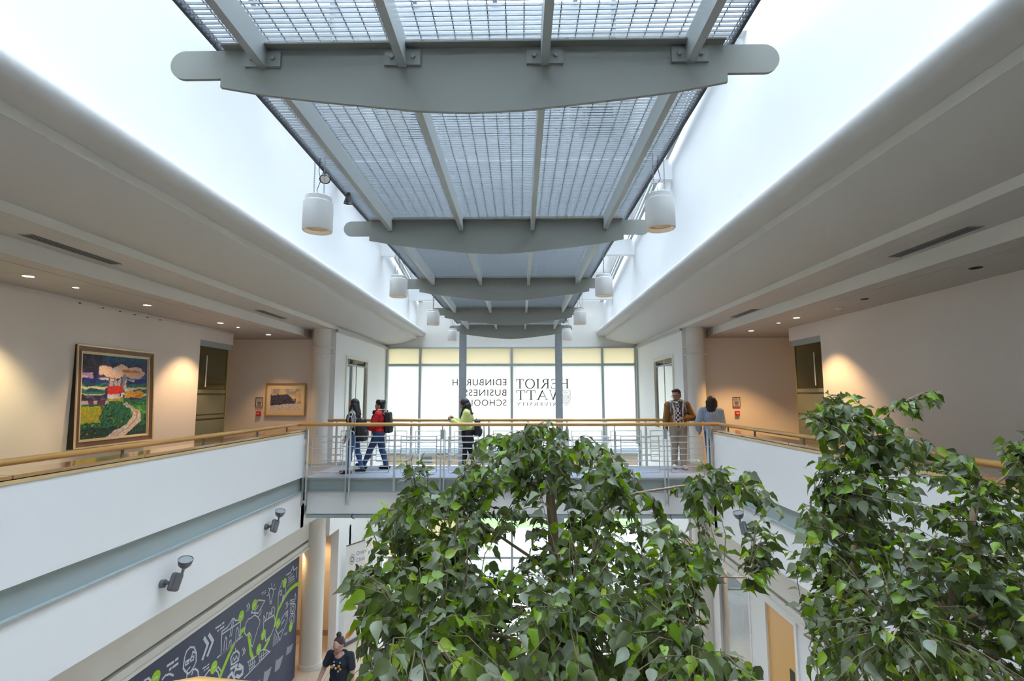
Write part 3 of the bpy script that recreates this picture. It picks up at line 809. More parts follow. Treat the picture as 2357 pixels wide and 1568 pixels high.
# downlights
def downlight(loc, lit, r, label, col=(1.0, .72, .42), power=14, size=96):
    t = thing('ceiling_downlight', label, 'downlight', loc, 0, 'recessed ceiling downlights')
    MB().lathe([(r * .78, .004), (r * .80, -.006), (r, -.006), (r * 1.05, 0), (r * 1.05, .01)], (0, 0, 0), 24).build('trim_ring', 'lampwhite' if lit else 'black', t, smooth=40)
    MB().lathe([(0, -.003), (r * .79, -.003)], (0, 0, 0), 24).build('lens', emit('downlight_lens', (1, .84, .66), 9) if lit else 'dark', t)
    if lit:
        l = bpy.data.lights.new('downlight_beam', 'SPOT'); l.energy = power; l.color = col; l.spot_size = math.radians(size); l.spot_blend = .55; l.shadow_soft_size = .05
        o = bpy.data.objects.new('downlight_beam', l); COL.objects.link(o); o.parent = t; o.location = (0, 0, -.03)
    return t
DL = 3.226
DLP = 140
downlight((-6.27, 6.31, DL), 1, .075, 'glowing downlight left of the cottage painting, nearest on the left ceiling', (1.0, .80, .40), DLP)
downlight((-6.26, 7.00, DL), 1, .045, 'tiny white ceiling light just left above the cottage painting', (1, .9, .8), 3)
downlight((-6.28, 8.42, DL), 1, .07, 'glowing downlight above the cottage painting', (1.0, .66, .36), DLP * .45, 80)
downlight((-6.29, 10.55, DL), 1, .07, 'glowing downlight just before the left glass door', (1.0, .62, .30), DLP)
downlight((-6.29, 11.23, DL), 1, .035, 'tiny white ceiling light beside the left glass door', (1, .9, .8), 2)
downlight((-6.29, 12.62, DL), 1, .07, 'glowing downlight before the snowy landscape picture', (1.0, .58, .24), DLP * .45, 84)
downlight((5.48, 10.13, DL), 1, .07, 'glowing downlight just before the right glass door', (1.0, .62, .28), DLP)
downlight((5.49, 10.86, DL), 1, .04, 'tiny white ceiling light beside the right glass door', (1, .9, .8), 3)
downlight((5.50, 12.18, DL), 1, .07, 'glowing downlight before the right end wall with the fire notice', (1.0, .56, .20), DLP * 1.2)
downlight((5.51, 6.15, DL), 0, .065, 'unlit dark downlight on the right ceiling, nearest one', None)
downlight((5.51, 8.16, DL), 0, .055, 'unlit dark downlight on the right ceiling, farther one', None)
sd = thing('smoke_detector', 'white round smoke detector on the right gallery ceiling', 'detector', (5.6, 8.98, 3.227))
MB().lathe([(0, -.045), (.03, -.045), (.035, -.03), (.055, -.025), (.06, 0)], (0, 0, 0), 24).build('housing', 'lampwhite', sd, smooth=40)
MB().lathe([(.061, -.008), (.064, -.008), (.064, 0), (.061, 0)], (0, 0, 0), 24).build('base_ring', 'ceil', sd)

# slot vents in the soffit
def vent(x, y0, y1, label):
    t = thing('slot_vent', label, 'vent', (x, (y0 + y1) / 2, 3.43), 0, 'slot vents in the soffits')
    h = (y1 - y0) / 2
    MB().box(-.07, .07, -h, h, -.003, .006).build('backing', 'dark', t)
    for d in (-.062, -.022, .022, .062): MB().box(d - .011, d + .011, -h, h, -.009, -.001).build('slat', 'lampmetal', t)
    for e in (-h, h): MB().box(-.073, .073, e - .01, e + .01, -.009, 0).build('end_cap', 'ceil', t)
    return t
vent(-5.30, 5.25, 6.50, 'long slot vent in the left soffit, the nearer one')
vent(-5.30, 10.15, 11.30, 'slot vent in the left soffit close to the column')
vent(4.71, 5.20, 6.37, 'long slot vent in the right soffit, the nearer one')
vent(4.76, 10.25, 11.37, 'slot vent in the right soffit close to the column')

# picture rail with clips on the left wall
prl = thing('picture_rail', 'thin picture hanging rail with clips along the top of the left wall', 'rail', (-6.99, 8, 3.19))
MB().box(0, .018, -12, 4.3, -.015, .012).build('track', 'cream', prl)
for y in (-.1, .35, .72, 1.06, 1.38, 1.72): MB().box(.005, .026, y - .012, y + .012, -.03, -.012).build('clip', 'lampmetal', prl)

# frameless glass doors at the far ends of the gallery walls
for s in (-1, 1):
    xd = WX[s] + s * .05; y0, y1 = WEND[s], BEND[s] - .12
    d = bpy.data.objects.new('door_1' if s < 0 else 'door_2', None); COL.objects.link(d); struct(d, 'frameless glass door with frosted lower half beside the ' + ('left' if s < 0 else 'right') + ' end wall')
    MB().box(xd - .05, xd + .06, y0, BEND[s] - .08, 2.80, 2.93).build('header_channel', 'greybeam', d)
    MB().box(xd, xd + s * .012, y0 + .01, y1, .01, 2.80).build('pane', 'doorglass', d)
    fx = xd - s * .004
    for za, zb in ((1.76, 1.84), (1.30, 1.72), (1.20, 1.27), (.05, 1.16)): MB().box(fx, fx - s * .002, y0 + .02, y1 - .01, za, zb).build('frosted_film', 'frostband', d)
    MB().box(xd - .012, xd + .022, y1 - .012, y1, .01, 2.80).build('edge_strip', mat('amber_glass_edge', (.35, .30, .06), .2), d)
    MB().tube([(xd - s * .06, y0 + .25, 1.9), (xd - s * .06, y0 + .25, 2.6)], .014, 10).build('pull_handle', 'railsteel', d, smooth=40)
    rm = MB().box(OX[s] - s * .02, OX[s], y0, 13.5, 0, 3.235)
    # added corridor lamp, unseen, to brighten the view through the door
    c = downlight((WX[s] + s * 1.4, 11.6, DL), 1, .07, 'downlight glimpsed through the ' + SIDE[s] + ' glass door', (1.0, .62, .26), 60 if s > 0 else 25, 100)

# side windows in the wall stubs
for s in (-1, 1):
    x = NX[s]
    w = bpy.data.objects.new('window_2' if s < 0 else 'window_3', None); COL.objects.link(w); struct(w, 'two-light side window in the ' + SIDE[s] + ' wall stub beside the frosted window')
    f = MB()
    for ya, yb, za, zb in ((14.05, 14.13, .66, 2.82), (16.03, 16.11, .66, 2.82), (14.131, 16.029, 2.74, 2.82), (14.131, 16.029, .66, .74)):
        MB().box(x - s * .02, x + s * .06, ya, yb, za, zb).build('frame', 'winwhite', w)
    MB().box(x + s * .03, x + s * .06, 15.09, 15.12, .74, 2.74).build('mullion', 'winframe', w)
    MB().box(x + s * .03, x + s * .058, 14.13, 16.03, 2.56, 2.60).build('transom', 'winframe', w)
    for ya, yb in ((14.13, 15.08), (15.13, 16.03)):
        MB().box(x + s * .04, x + s * .05, ya, yb, .74, 2.56).build('pane', glass('side_window_glass_%d' % (len(bpy.data.materials)), (.9, .9, .88), 3.0), w)
        MB().box(x + s * .04, x + s * .05, ya, yb, 2.60, 2.74).build('pane', 'frameglass', w)
    l = thing('ceiling_light', 'ceiling light inside the room behind the ' + SIDE[s] + ' side window', 'ceiling light', (x + s * 1.1, 15.4, 3.285))  # added lamp, itself unseen, to brighten the side window's panes
    MB().box(-.3, .3, -.3, .3, -.03, .014).build('frame', 'lampwhite', l)
    MB().box(-.27, .27, -.27, .27, -.034, -.03).build('diffuser', emit('office_diffuser_%d' % s, (1, .86, .66), 30), l)

# wall uplights on the fascias
def uplight(x, y, z, s, label):
    t = thing('wall_uplight', label, 'uplight', (x, y, z), 0, 'swivel uplights on the gallery fascias')
    o = -s       # outwards into the atrium
    MB().tube([(0, 0, 0), (o * .05, 0, 0)], [.05, .05], 18).build('wall_mount', 'lampmetal', t, smooth=40)
    MB().tube([(o * .05, 0, 0), (o * .10, .0, .01)], .022, 12).build('arm', 'lampmetal', t, smooth=40)
    b = MB().box(-.035, .035, -.085, .085, -.11, .11).build('ballast_body', 'lampmetal', t, bevel=.03)
    b.location = (o * .14, .06, .0); b.rotation_euler = (math.radians(-24), 0, math.radians(8 * s))
    MB().bar((o * .15, .15, .02), (o * .15, .23, .20), .02, .035).build('bracket', 'lampmetal', t)
    h = MB().lathe([(0, -.075), (.04, -.07), (.075, -.03), (.088, .02), (.09, .045), (.084, .045), (.075, .01), (.03, -.03), (0, -.035)], (0, 0, 0), 28).build('lamp_head', 'lampmetal', t, smooth=40)
    h.location = (o * .15, .22, .19); h.rotation_euler = (math.radians(12), math.radians(14 * o), 0)
    MB().lathe([(0, .038), (.084, .038)], (0, 0, 0), 24).build('lens', mat('pale_lens_%d' % len(bpy.data.materials), (.36, .37, .38), .25), h)
    return t
xf = PXF[-1] - .03
uplight(xf, 6.70, -.66, -1, 'grey swivel uplight on the left fascia, nearest the camera')
uplight(xf, 9.36, -.62, -1, 'grey swivel uplight on the left fascia, the farther one near the bridge')
uplight(PXF[1] + .03, 9.20, -.60, 1, 'grey swivel uplight on the right fascia, half hidden by leaves')
uplight(PXF[1] + .03, 6.60, -.64, 1, 'grey swivel uplight on the right fascia behind the right tree')
MURAL_WHITE = [([(11.977,-2.323),(12.203,-2.34),(12.317,-2.234),(12.361,-2.347),(12.54,-2.331),(12.525,-2.566)],0.024),([(12.075,-2.414),(12.31,-2.401)],0.014),([(12.097,-2.454),(12.363,-2.466)],0.014),([(12.11,-2.493),(12.414,-2.499)],0.014),([(12.095,-2.531),(12.428,-2.547)],0.014),([(12.535,-3.236),(12.526,-3.285),(12.49,-3.319),(12.434,-3.33),(12.371,-3.318),(12.312,-3.284),(12.27,-3.236),(12.251,-3.183),(12.26,-3.135),(12.294,-3.101),(12.348,-3.088),(12.411,-3.1),(12.471,-3.133),(12.515,-3.182),(12.535,-3.236)],0.02),([(12.453,-3.221),(12.45,-3.248),(12.435,-3.267),(12.411,-3.275),(12.384,-3.27),(12.358,-3.253),(12.339,-3.227),(12.33,-3.198),(12.333,-3.171),(12.348,-3.151),(12.371,-3.143),(12.399,-3.148),(12.425,-3.165),(12.444,-3.191),(12.453,-3.221)],0.02),([(12.538,-3.454),(12.528,-3.503),(12.493,-3.536),(12.437,-3.546),(12.374,-3.533),(12.316,-3.498),(12.273,-3.449),(12.254,-3.396),(12.263,-3.348),(12.297,-3.315),(12.351,-3.304),(12.414,-3.316),(12.474,-3.35),(12.518,-3.4),(12.538,-3.454)],0.02),([(12.456,-3.438),(12.453,-3.465),(12.438,-3.484),(12.414,-3.491),(12.387,-3.485),(12.361,-3.468),(12.342,-3.442),(12.333,-3.412),(12.336,-3.385),(12.351,-3.366),(12.374,-3.359),(12.402,-3.364),(12.428,-3.382),(12.447,-3.408),(12.456,-3.438)],0.02),([(12.237,-3.042),(12.238,-2.965),(12.443,-3.023),(12.512,-2.91),(12.542,-3.021),(12.481,-3.081),(12.319,-3.039),(12.324,-2.998)],0.02),([(12.237,-3.042),(12.527,-3.154)],0.02),([(11.632,-2.941),(11.621,-2.584),(11.797,-2.382),(11.966,-2.558),(12.011,-2.793),(11.989,-2.795)],0.024),([(11.69,-2.572),(11.778,-2.576),(11.787,-2.663),(11.703,-2.66),(11.69,-2.572)],0.024),([(11.842,-2.834),(11.84,-2.73),(11.896,-2.732),(11.907,-2.84)],0.03),([(11.24,-2.586),(11.216,-2.507),(11.175,-2.403),(11.215,-2.346),(11.306,-2.36),(11.38,-2.432),(11.379,-2.504),(11.327,-2.575),(11.32,-2.617)],0.024),([(11.235,-2.617),(11.326,-2.633)],0.024),([(11.247,-2.66),(11.318,-2.67)],0.024),([(11.276,-2.26),(11.294,-2.32)],0.02),([(11.432,-2.318),(11.385,-2.361)],0.02),([(11.158,-2.308),(11.201,-2.359)],0.02),([(11.483,-2.433),(11.411,-2.431)],0.02),([(11.096,-2.441),(11.161,-2.447)],0.02),([(10.477,-2.529),(10.736,-2.39),(11.018,-2.511),(10.762,-2.652),(10.477,-2.529)],0.024),([(10.747,-2.502),(10.614,-2.55),(10.64,-2.645)],0.02),([(10.863,-2.598),(10.88,-2.69),(10.77,-2.731)],0.02),([(10.309,-2.64),(10.387,-2.61),(10.488,-2.632),(10.622,-2.629),(10.752,-2.724),(10.851,-2.833),(10.84,-2.896),(10.759,-2.963),(10.694,-3.069),(10.597,-3.216),(10.528,-3.135),(10.531,-2.997),(10.447,-2.881),(10.335,-2.893),(10.252,-2.801),(10.267,-2.703),(10.309,-2.64)],0.02),([(11.006,-2.94),(11.078,-2.931),(11.457,-2.967),(11.542,-3.138),(11.474,-3.253),(11.354,-3.344),(11.128,-3.352),(11.102,-3.232),(11.015,-3.134),(11.006,-2.94)],0.024),([(11.015,-2.918),(10.998,-2.794),(11.065,-2.869),(11.086,-2.934)],0.02),([(11.115,-2.925),(11.121,-2.796),(11.186,-2.814),(11.209,-2.929)],0.02),([(11.247,-2.926),(11.256,-2.824),(11.323,-2.913),(11.331,-2.8),(11.427,-2.78),(11.487,-2.862),(11.47,-2.936),(11.388,-2.984),(11.339,-2.884),(11.395,-2.852)],0.02),([(12.135,-3.146),(12.129,-3.306),(12.053,-3.426),(11.911,-3.515),(11.797,-3.641),(11.684,-3.462),(11.56,-3.312),(11.733,-3.291),(11.837,-3.205),(11.982,-3.152),(12.135,-3.146)],0.022),([(11.684,-3.462),(11.905,-3.457)],0.02),([(12.029,-3.19),(12.081,-3.182),(12.1,-3.237),(12.048,-3.244),(12.029,-3.19)],0.018),([(11.849,-3.321),(11.973,-3.28)],0.03),([(11.512,-3.356),(11.471,-3.613)],0.014),([(11.552,-3.395),(11.519,-3.619)],0.014),([(11.592,-3.435),(11.567,-3.625)],0.014),([(11.633,-3.474),(11.616,-3.631)],0.014),([(11.673,-3.514),(11.665,-3.638)],0.014),([(11.714,-3.554),(11.715,-3.644)],0.014),([(10.291,-2.308),(10.351,-2.384),(10.304,-2.435)],0.02),([(10.356,-2.309),(10.416,-2.385),(10.369,-2.437)],0.02),([(10.218,-3.081),(10.276,-3.159),(10.23,-3.206)],0.02),([(10.268,-3.08),(10.326,-3.158),(10.281,-3.206)],0.02),([(12.017,-2.938),(12.089,-3.021),(12.03,-3.072)],0.02),([(12.069,-2.93),(12.141,-3.012),(12.082,-3.064)],0.02),([(8.957,-2.327),(9.069,-2.469),(8.947,-2.645)],0.06),([(9.092,-2.331),(9.217,-2.489),(9.083,-2.652)],0.06),([(9.28,-2.307),(9.426,-2.317)],0.03),([(9.472,-2.315),(9.526,-2.314)],0.03),([(9.34,-2.38),(9.371,-2.379)],0.03),([(9.42,-2.382),(9.533,-2.383)],0.03),([(10.863,-2.309),(10.963,-2.315)],0.017),([(10.994,-2.314),(11.031,-2.313)],0.017),([(10.903,-2.352),(10.925,-2.351)],0.017),([(10.958,-2.353),(11.035,-2.353)],0.017),([(8.055,-2.315),(8.196,-2.326)],0.0378),([(8.241,-2.324),(8.293,-2.323)],0.0378),([(8.113,-2.396),(8.144,-2.395)],0.0378),([(8.191,-2.399),(8.301,-2.4)],0.0378),([(8.966,-2.807),(9.067,-2.82)],0.0235),([(9.098,-2.82),(9.135,-2.822)],0.0235),([(9.007,-2.861),(9.029,-2.862)],0.0235),([(9.062,-2.866),(9.14,-2.871)],0.0235),([(11.983,-3.593),(12.08,-3.609)],0.0144),([(12.11,-3.611),(12.145,-3.615)],0.0144),([(12.021,-3.634),(12.042,-3.636)],0.0144),([(12.074,-3.641),(12.149,-3.65)],0.0144),([(9.487,-2.832),(9.479,-2.442),(9.645,-2.45),(9.726,-2.412),(9.794,-2.371),(9.844,-2.373),(9.919,-2.446),(10.096,-2.491),(10.087,-2.823)],0.024),([(9.373,-2.834),(10.187,-2.841)],0.024),([(9.485,-2.496),(10.069,-2.532)],0.024),([(9.809,-2.372),(9.745,-2.651)],0.02),([(9.856,-2.378),(9.803,-2.659)],0.02),([(9.487,-2.832),(10.087,-2.828)],0.02),([(9.574,-2.833),(9.578,-2.656),(9.615,-2.594),(9.656,-2.662),(9.645,-2.829)],0.02),([(9.952,-2.825),(9.958,-2.626),(10.003,-2.595),(10.042,-2.686),(10.026,-2.823)],0.02),([(9.734,-2.818),(9.742,-2.735),(9.799,-2.73),(9.802,-2.819)],0.02),([(8.442,-2.54),(8.447,-2.487),(8.46,-2.389),(8.5,-2.315),(8.59,-2.297),(8.691,-2.347),(8.755,-2.462),(8.767,-2.597),(8.716,-2.653),(8.648,-2.688),(8.582,-2.695),(8.491,-2.604),(8.442,-2.54)],0.03),([(8.529,-2.494),(8.605,-2.484),(8.645,-2.451),(8.662,-2.398),(8.736,-2.453)],0.024),([(8.495,-2.524),(8.494,-2.471),(8.571,-2.475),(8.572,-2.528),(8.495,-2.524)],0.024),([(8.622,-2.526),(8.626,-2.475),(8.698,-2.48),(8.695,-2.537),(8.622,-2.526)],0.024),([(8.543,-2.626),(8.617,-2.611)],0.02),([(8.547,-2.734),(8.545,-2.654)],0.024),([(8.672,-2.751),(8.704,-2.694),(8.762,-2.71),(8.834,-2.779),(8.864,-2.897)],0.028),([(10.333,-3.661),(11.359,-3.655)],0.024),([(10.437,-3.425),(10.776,-3.47)],0.02),([(10.865,-3.491),(10.931,-3.446),(11.061,-3.481),(11.218,-3.572),(11.341,-3.67)],0.022),([(10.478,-3.445),(10.542,-3.659)],0.02),([(10.544,-3.453),(10.601,-3.659)],0.02),([(10.611,-3.461),(10.662,-3.66)],0.02),([(10.68,-3.469),(10.723,-3.661)],0.02),([(10.873,-3.47),(10.917,-3.659)],0.02),([(10.969,-3.501),(11.002,-3.657)],0.02),([(11.066,-3.533),(11.089,-3.654)],0.02),([(11.165,-3.566),(11.177,-3.651)],0.02),([(10.496,-3.527),(10.75,-3.561)],0.016),([(10.503,-3.595),(10.722,-3.622)],0.016),([(10.889,-3.562),(11.241,-3.617)],0.016),([(10.895,-3.615),(11.152,-3.662)],0.016),([(9.848,-3.183),(9.821,-3.056),(9.897,-3.008),(10.023,-3.024),(10.106,-3.107),(10.097,-3.22),(9.967,-3.211),(9.848,-3.183)],0.03),([(9.961,-2.946),(9.977,-3.015)],0.02),([(9.873,-3.15),(9.911,-3.092),(9.963,-3.171),(10.0,-3.096),(10.054,-3.184)],0.02),([(9.84,-3.248),(10.049,-3.282),(9.956,-3.39)],0.05),([(10.128,-3.322),(10.264,-3.444),(10.265,-3.547),(10.151,-3.544),(10.054,-3.479)],0.06),([(9.766,-3.361),(9.878,-3.335),(9.995,-3.487)],0.06),([(10.041,-3.356),(10.2,-3.428)],0.04),([(7.961,-2.457),(8.025,-2.434),(8.124,-2.463),(8.21,-2.529)],0.03),([(7.576,-2.275),(7.663,-2.285),(7.723,-2.364)],0.03),([(9.023,-2.969),(9.141,-2.927),(9.296,-2.969),(9.426,-3.092),(9.478,-3.213)],0.03),([(9.367,-3.026),(9.425,-3.007),(9.517,-3.123)],0.024),([(12.175,-3.987),(12.496,-4.023)],0.012),([(12.171,-4.011),(12.478,-4.047)],0.012),([(12.166,-4.036),(12.461,-4.07)],0.012),([(12.162,-4.06),(12.443,-4.094)],0.012),([(12.158,-4.084),(12.426,-4.117)],0.012),([(12.154,-4.109),(12.408,-4.141)],0.012),([(11.642,-4.01),(11.994,-4.044)],0.012),([(11.638,-4.033),(11.975,-4.066)],0.012),([(11.635,-4.056),(11.957,-4.089)],0.012),([(11.631,-4.08),(11.939,-4.112)],0.012),([(11.627,-4.103),(11.92,-4.134)],0.012),([(11.624,-4.126),(11.902,-4.156)],0.012),([(11.62,-4.149),(11.884,-4.178)],0.012),([(11.617,-4.173),(11.866,-4.201)],0.012),([(11.613,-4.196),(11.848,-4.223)],0.012),([(11.141,-3.989),(11.454,-4.02)],0.012),([(11.138,-4.011),(11.437,-4.042)],0.012),([(11.135,-4.033),(11.421,-4.063)],0.012),([(11.131,-4.055),(11.405,-4.085)],0.012),([(11.128,-4.078),(11.389,-4.106)],0.012),([(11.125,-4.1),(11.372,-4.128)],0.012),([(11.122,-4.122),(11.356,-4.149)],0.012),([(11.118,-4.144),(11.34,-4.17)],0.012),([(11.115,-4.167),(11.324,-4.191)],0.012),([(10.76,-3.993),(10.971,-4.02)],0.012),([(10.757,-4.015),(10.959,-4.041)],0.012),([(10.754,-4.036),(10.948,-4.062)],0.012),([(10.751,-4.058),(10.936,-4.083)],0.012)]
MURAL_LIME = [([(12.048,-2.587),(12.447,-2.594)],0.012),([(12.72,-2.76),(12.483,-2.717),(12.204,-2.716),(11.986,-2.765),(11.802,-2.856),(11.645,-2.952),(11.568,-3.076),(11.509,-3.205)],0.085),([(11.293,-3.378),(11.196,-3.431),(11.084,-3.492)],0.085),([(10.637,-3.449),(10.538,-3.295),(10.486,-3.108),(10.417,-2.905)],0.085),([(10.112,-2.772),(10.145,-2.73),(10.255,-2.738)],0.085),([(9.901,-2.849),(9.728,-2.989),(9.602,-3.107),(9.492,-3.22)],0.085),([(12.172,-3.961),(12.235,-3.967)],0.014),([(11.64,-3.985),(11.697,-3.991)],0.014),([(11.139,-3.965),(11.191,-3.971)],0.014),([(10.758,-3.971),(10.806,-3.976)],0.014)]
MURAL_DOTS = [(11.9,-2.463),(10.591,-2.424),(10.11,-2.445),(11.66,-3.224),(12.323,-3.585),(11.023,-3.177),(10.854,-3.381),(9.289,-2.947),(7.812,-2.36)]
# ------------------------------------------------------------------ lettering on the end window (seen from behind, so it reads mirrored)
def stroke_mesh(strokes, plane, depth):
    """flat ribbons with mitred corners; plane maps (a, b) to a point, depth is the print's thickness direction"""
    b = MB(); kk = 0
    ax_ = Vector((.00012, 0, 0)) if depth else Vector((0, -.0002, 0))
    for pts, w in strokes:
        for (p, q) in zip(pts[:-1], pts[1:]):
            d = Vector((q[0] - p[0], q[1] - p[1]))
            if d.length < 1e-5: continue
            d.normalize(); n = Vector((-d.y, d.x)) * w / 2; e = d * w * (.35 if depth else .06)
            c = [(p[0] - e.x + n.x, p[1] - e.y + n.y), (q[0] + e.x + n.x, q[1] + e.y + n.y), (q[0] + e.x - n.x, q[1] + e.y - n.y), (p[0] - e.x - n.x, p[1] - e.y - n.y)]
            kk += 1; b.add([Vector(plane(*k)) + ax_ * (kk % 9) for k in c], [(0, 1, 2, 3)])
    return b
TK, TN, SF = .135, .065, .055
def serif(x, y, w=.30): return [(x - w / 2, y, x + w / 2, y, SF)]
GLY = {
 'H': (.95, [(.2, 0, .2, 1, TK), (.75, 0, .75, 1, TK), (.2, .5, .75, .5, TN)] + serif(.2, .97) + serif(.2, .03) + serif(.75, .97) + serif(.75, .03)),
 'E': (.78, [(.2, 0, .2, 1, TK), (.05, .97, .66, .97, TN), (.2, .51, .55, .51, TN), (.05, .03, .70, .03, TN), (.65, .97, .66, .78, TN), (.55, .40, .55, .62, TN), (.70, .03, .71, .24, TN)]),
 'R': (.88, [(.2, 0, .2, 1, TK), (.05, .97, .5, .97, TN), (.5, .97, .62, .88, TN), (.62, .88, .63, .68, TK), (.63, .68, .5, .53, TN), (.2, .51, .5, .52, TN), (.42, .52, .78, .02, TK)] + serif(.2, .03) + [(.74, .03, .90, .03, SF)]),
 'I': (.40, [(.2, 0, .2, 1, TK)] + serif(.2, .97) + serif(.2, .03)),
 'T': (.80, [(.4, 0, .4, 1, TK), (.06, .97, .74, .97, TN), (.07, .97, .05, .74, TN), (.73, .97, .75, .74, TN)] + serif(.4, .03)),
 'W': (1.18, [(.12, 1, .36, 0, TK), (.36, 0, .56, .92, TN), (.52, 1, .80, 0, TK), (.80, 0, 1.04, 1, TN)] + serif(.12, .97, .26) + serif(.54, .97, .26) + serif(1.04, .97, .22)),
 'A': (.92, [(.10, 0, .44, 1, TN), (.42, 1, .80, 0, TK), (.24, .36, .64, .36, TN)] + serif(.10, .03, .24) + serif(.80, .03, .28)),
 'U': (.90, [(.18, 1, .18, .3, TK), (.18, .3, .30, .06, TK), (.30, .06, .48, 0, TN), (.48, 0, .64, .08, TN), (.64, .08, .72, .3, TN), (.72, .3, .72, 1, TN)] + serif(.18, .97) + serif(.72, .97, .24)),
 'N': (.95, [(.2, 0, .2, 1, TN), (.2, .98, .76, .02, TK), (.76, 0, .76, 1, TN)] + serif(.16, .97, .24) + serif(.2, .03, .24) + serif(.76, .97, .24)),
 'V': (.88, [(.10, 1, .45, 0, TK), (.45, 0, .78, 1, TN)] + serif(.10, .97, .26) + serif(.78, .97, .24)),
 'S': (.70, [(.56, .80, .52, .96, TN), (.52, .96, .32, 1, TN), (.32, 1, .14, .86, TK), (.14, .86, .18, .64, TK), (.18, .64, .5, .42, TK), (.5, .42, .58, .22, TK), (.58, .22, .48, .04, TN), (.48, .04, .26, 0, TN), (.26, 0, .10, .08, TN), (.10, .08, .08, .26, TN)]),
 'Y': (.86, [(.08, 1, .42, .48, TK), (.42, .48, .74, 1, TN), (.42, .5, .42, 0, TK)] + serif(.08, .97, .26) + serif(.74, .97, .22) + serif(.42, .03)),
}
def serif_word(word, x_right, x_left, z0, z1, space=.10):
    """mirrored: the word starts at the right end"""
    h = z1 - z0; adv = []
    for ch in word: adv.append(1.0 if ch == 'O' else GLY[ch][0])
    tot = sum(adv) + space * (len(word) - 1)
    k = (x_right - x_left) / tot
    st = []; cx = 0
    for ch, a in zip(word, adv):
        m = lambda x, y: (x_right - (cx + x) * k, z0 + y * h)
        if ch == 'O':
            for i in range(20):
                t0, t1 = 2 * math.pi * i / 20, 2 * math.pi * (i + 1) / 20
                wd = (TN + (TK - TN) * abs(math.cos((t0 + t1) / 2))) * h
                st.append(([m(.5 + .42 * math.cos(t0), .5 + .5 * math.sin(t0)), m(.5 + .42 * math.cos(t1), .5 + .5 * math.sin(t1))], wd))
        else:
            for (xa, ya, xb, yb, wd) in GLY[ch][1]: st.append(([m(xa, ya), m(xb, yb)], wd * h * (1.5 if h < .2 else 1)))
        cx += a + space
    return st
YL = YW + .008
pl_w = lambda a, b: (a, YL, b)
for wd, xr_, xl_, z0, z1, sp_ in (('HERIOT', 1.755, -.157, 1.953, 2.288, .06), ('WATT', 1.52, -.158, 1.544, 1.881, .05), ('UNIVERSITY', 1.50, -.138, 1.336, 1.450, .22)):
    stroke_mesh(serif_word(wd, xr_, xl_, z0, z1, sp_), pl_w, None).build('lettering', 'letter', win)
def sans_word(word, x_right, x_left, z0, z1):
    cu = bpy.data.curves.new('lettering', 'FONT'); cu.body = word; cu.space_character = 1.12
    o = bpy.data.objects.new('tmp_text', cu); COL.objects.link(o)
    dg = bpy.context.evaluated_depsgraph_get(); me = bpy.data.meshes.new_from_object(o.evaluated_get(dg))
    bpy.data.objects.remove(o)
    xs = [v.co.x for v in me.vertices]; ys = [v.co.y for v in me.vertices]
    a0, a1, b0, b1 = min(xs), max(xs), min(ys), max(ys)
    for v in me.vertices:
        x, y = v.co.x, v.co.y
        v.co = (x_right - (x - a0) / (a1 - a0) * (x_right - x_left), YL, z0 + (y - b0) / (b1 - b0) * (z1 - z0))
    me.materials.clear(); me.materials.append(M['letter'])
    return link('lettering', me, win)
sans_word('EDINBURGH', -.494, -2.427, 2.058, 2.287)
sans_word('BUSINESS', -.494, -2.02, 1.693, 1.920)
sans_word('SCHOOL', -.494, -1.83, 1.336, 1.558)
# the shield beside WATT UNIVERSITY
sx0, sx1, sz0, sz1 = 1.49, 1.785, 1.336, 1.886
sm = lambda x, y: (sx0 + x * (sx1 - sx0), sz0 + y * (sz1 - sz0))
sh = [[(0, 1), (1, 1), (1, .45), (.88, .2), (.5, 0), (.12, .2), (0, .45), (0, 1)], [(0, .74), (1, .74)], [(.04, .36), (.96, .36)], [(.5, .74), (.5, .36)], [(.15, .92), (.3, .82), (.45, .92), (.6, .82), (.8, .92)],
      [(.1, .68), (.25, .55), (.15, .45), (.38, .42)], [(.25, .66), (.4, .58), (.35, .48)], [(.6, .66), (.75, .55), (.9, .66)], [(.6, .45), (.75, .52), (.92, .44)], [(.2, .3), (.35, .18), (.5, .28), (.65, .16), (.8, .3)], [(.4, .1), (.5, .2), (.6, .1)], [(.75, .68), (.75, .42)]]
stroke_mesh([([sm(*p) for p in s_], .014) for s_ in sh], pl_w, None).build('shield_emblem', 'letter', win)

# ------------------------------------------------------------------ the navy mural
mu = thing('mural_panel', 'navy printed wall panel with white line drawings, lime line and year 2000', 'mural', (-5.306, 7.6, GZ))
MB().box(0, .012, -11.5, 5.05, .02, -2.055 - GZ).build('panel', 'mural', mu)
pm = lambda a, b: (.0135, a - 7.6, b - GZ)
for st_ in MURAL_LIME: stroke_mesh([st_], pm, 1).build('lime_line', 'print_lime', mu)
pm2 = lambda a, b: (.0145, a - 7.6, b - GZ)
for st_ in MURAL_WHITE: stroke_mesh([st_], pm2, 1).build('line_drawing', 'print_white', mu)
for (y, z) in MURAL_DOTS:
    n = 24; r = .10
    MB().add([(.0155, y - 7.6 + r * math.cos(2 * math.pi * k / n), z - GZ + r * math.sin(2 * math.pi * k / n)) for k in range(n)], [tuple(range(n))]).build('year_dot', 'print_lime', mu)
    MB().box(.0155, .0165, y - 7.6 - .045, y - 7.6 + .045, z - GZ - .012, z - GZ + .012).build('dot_text', 'print_white', mu)

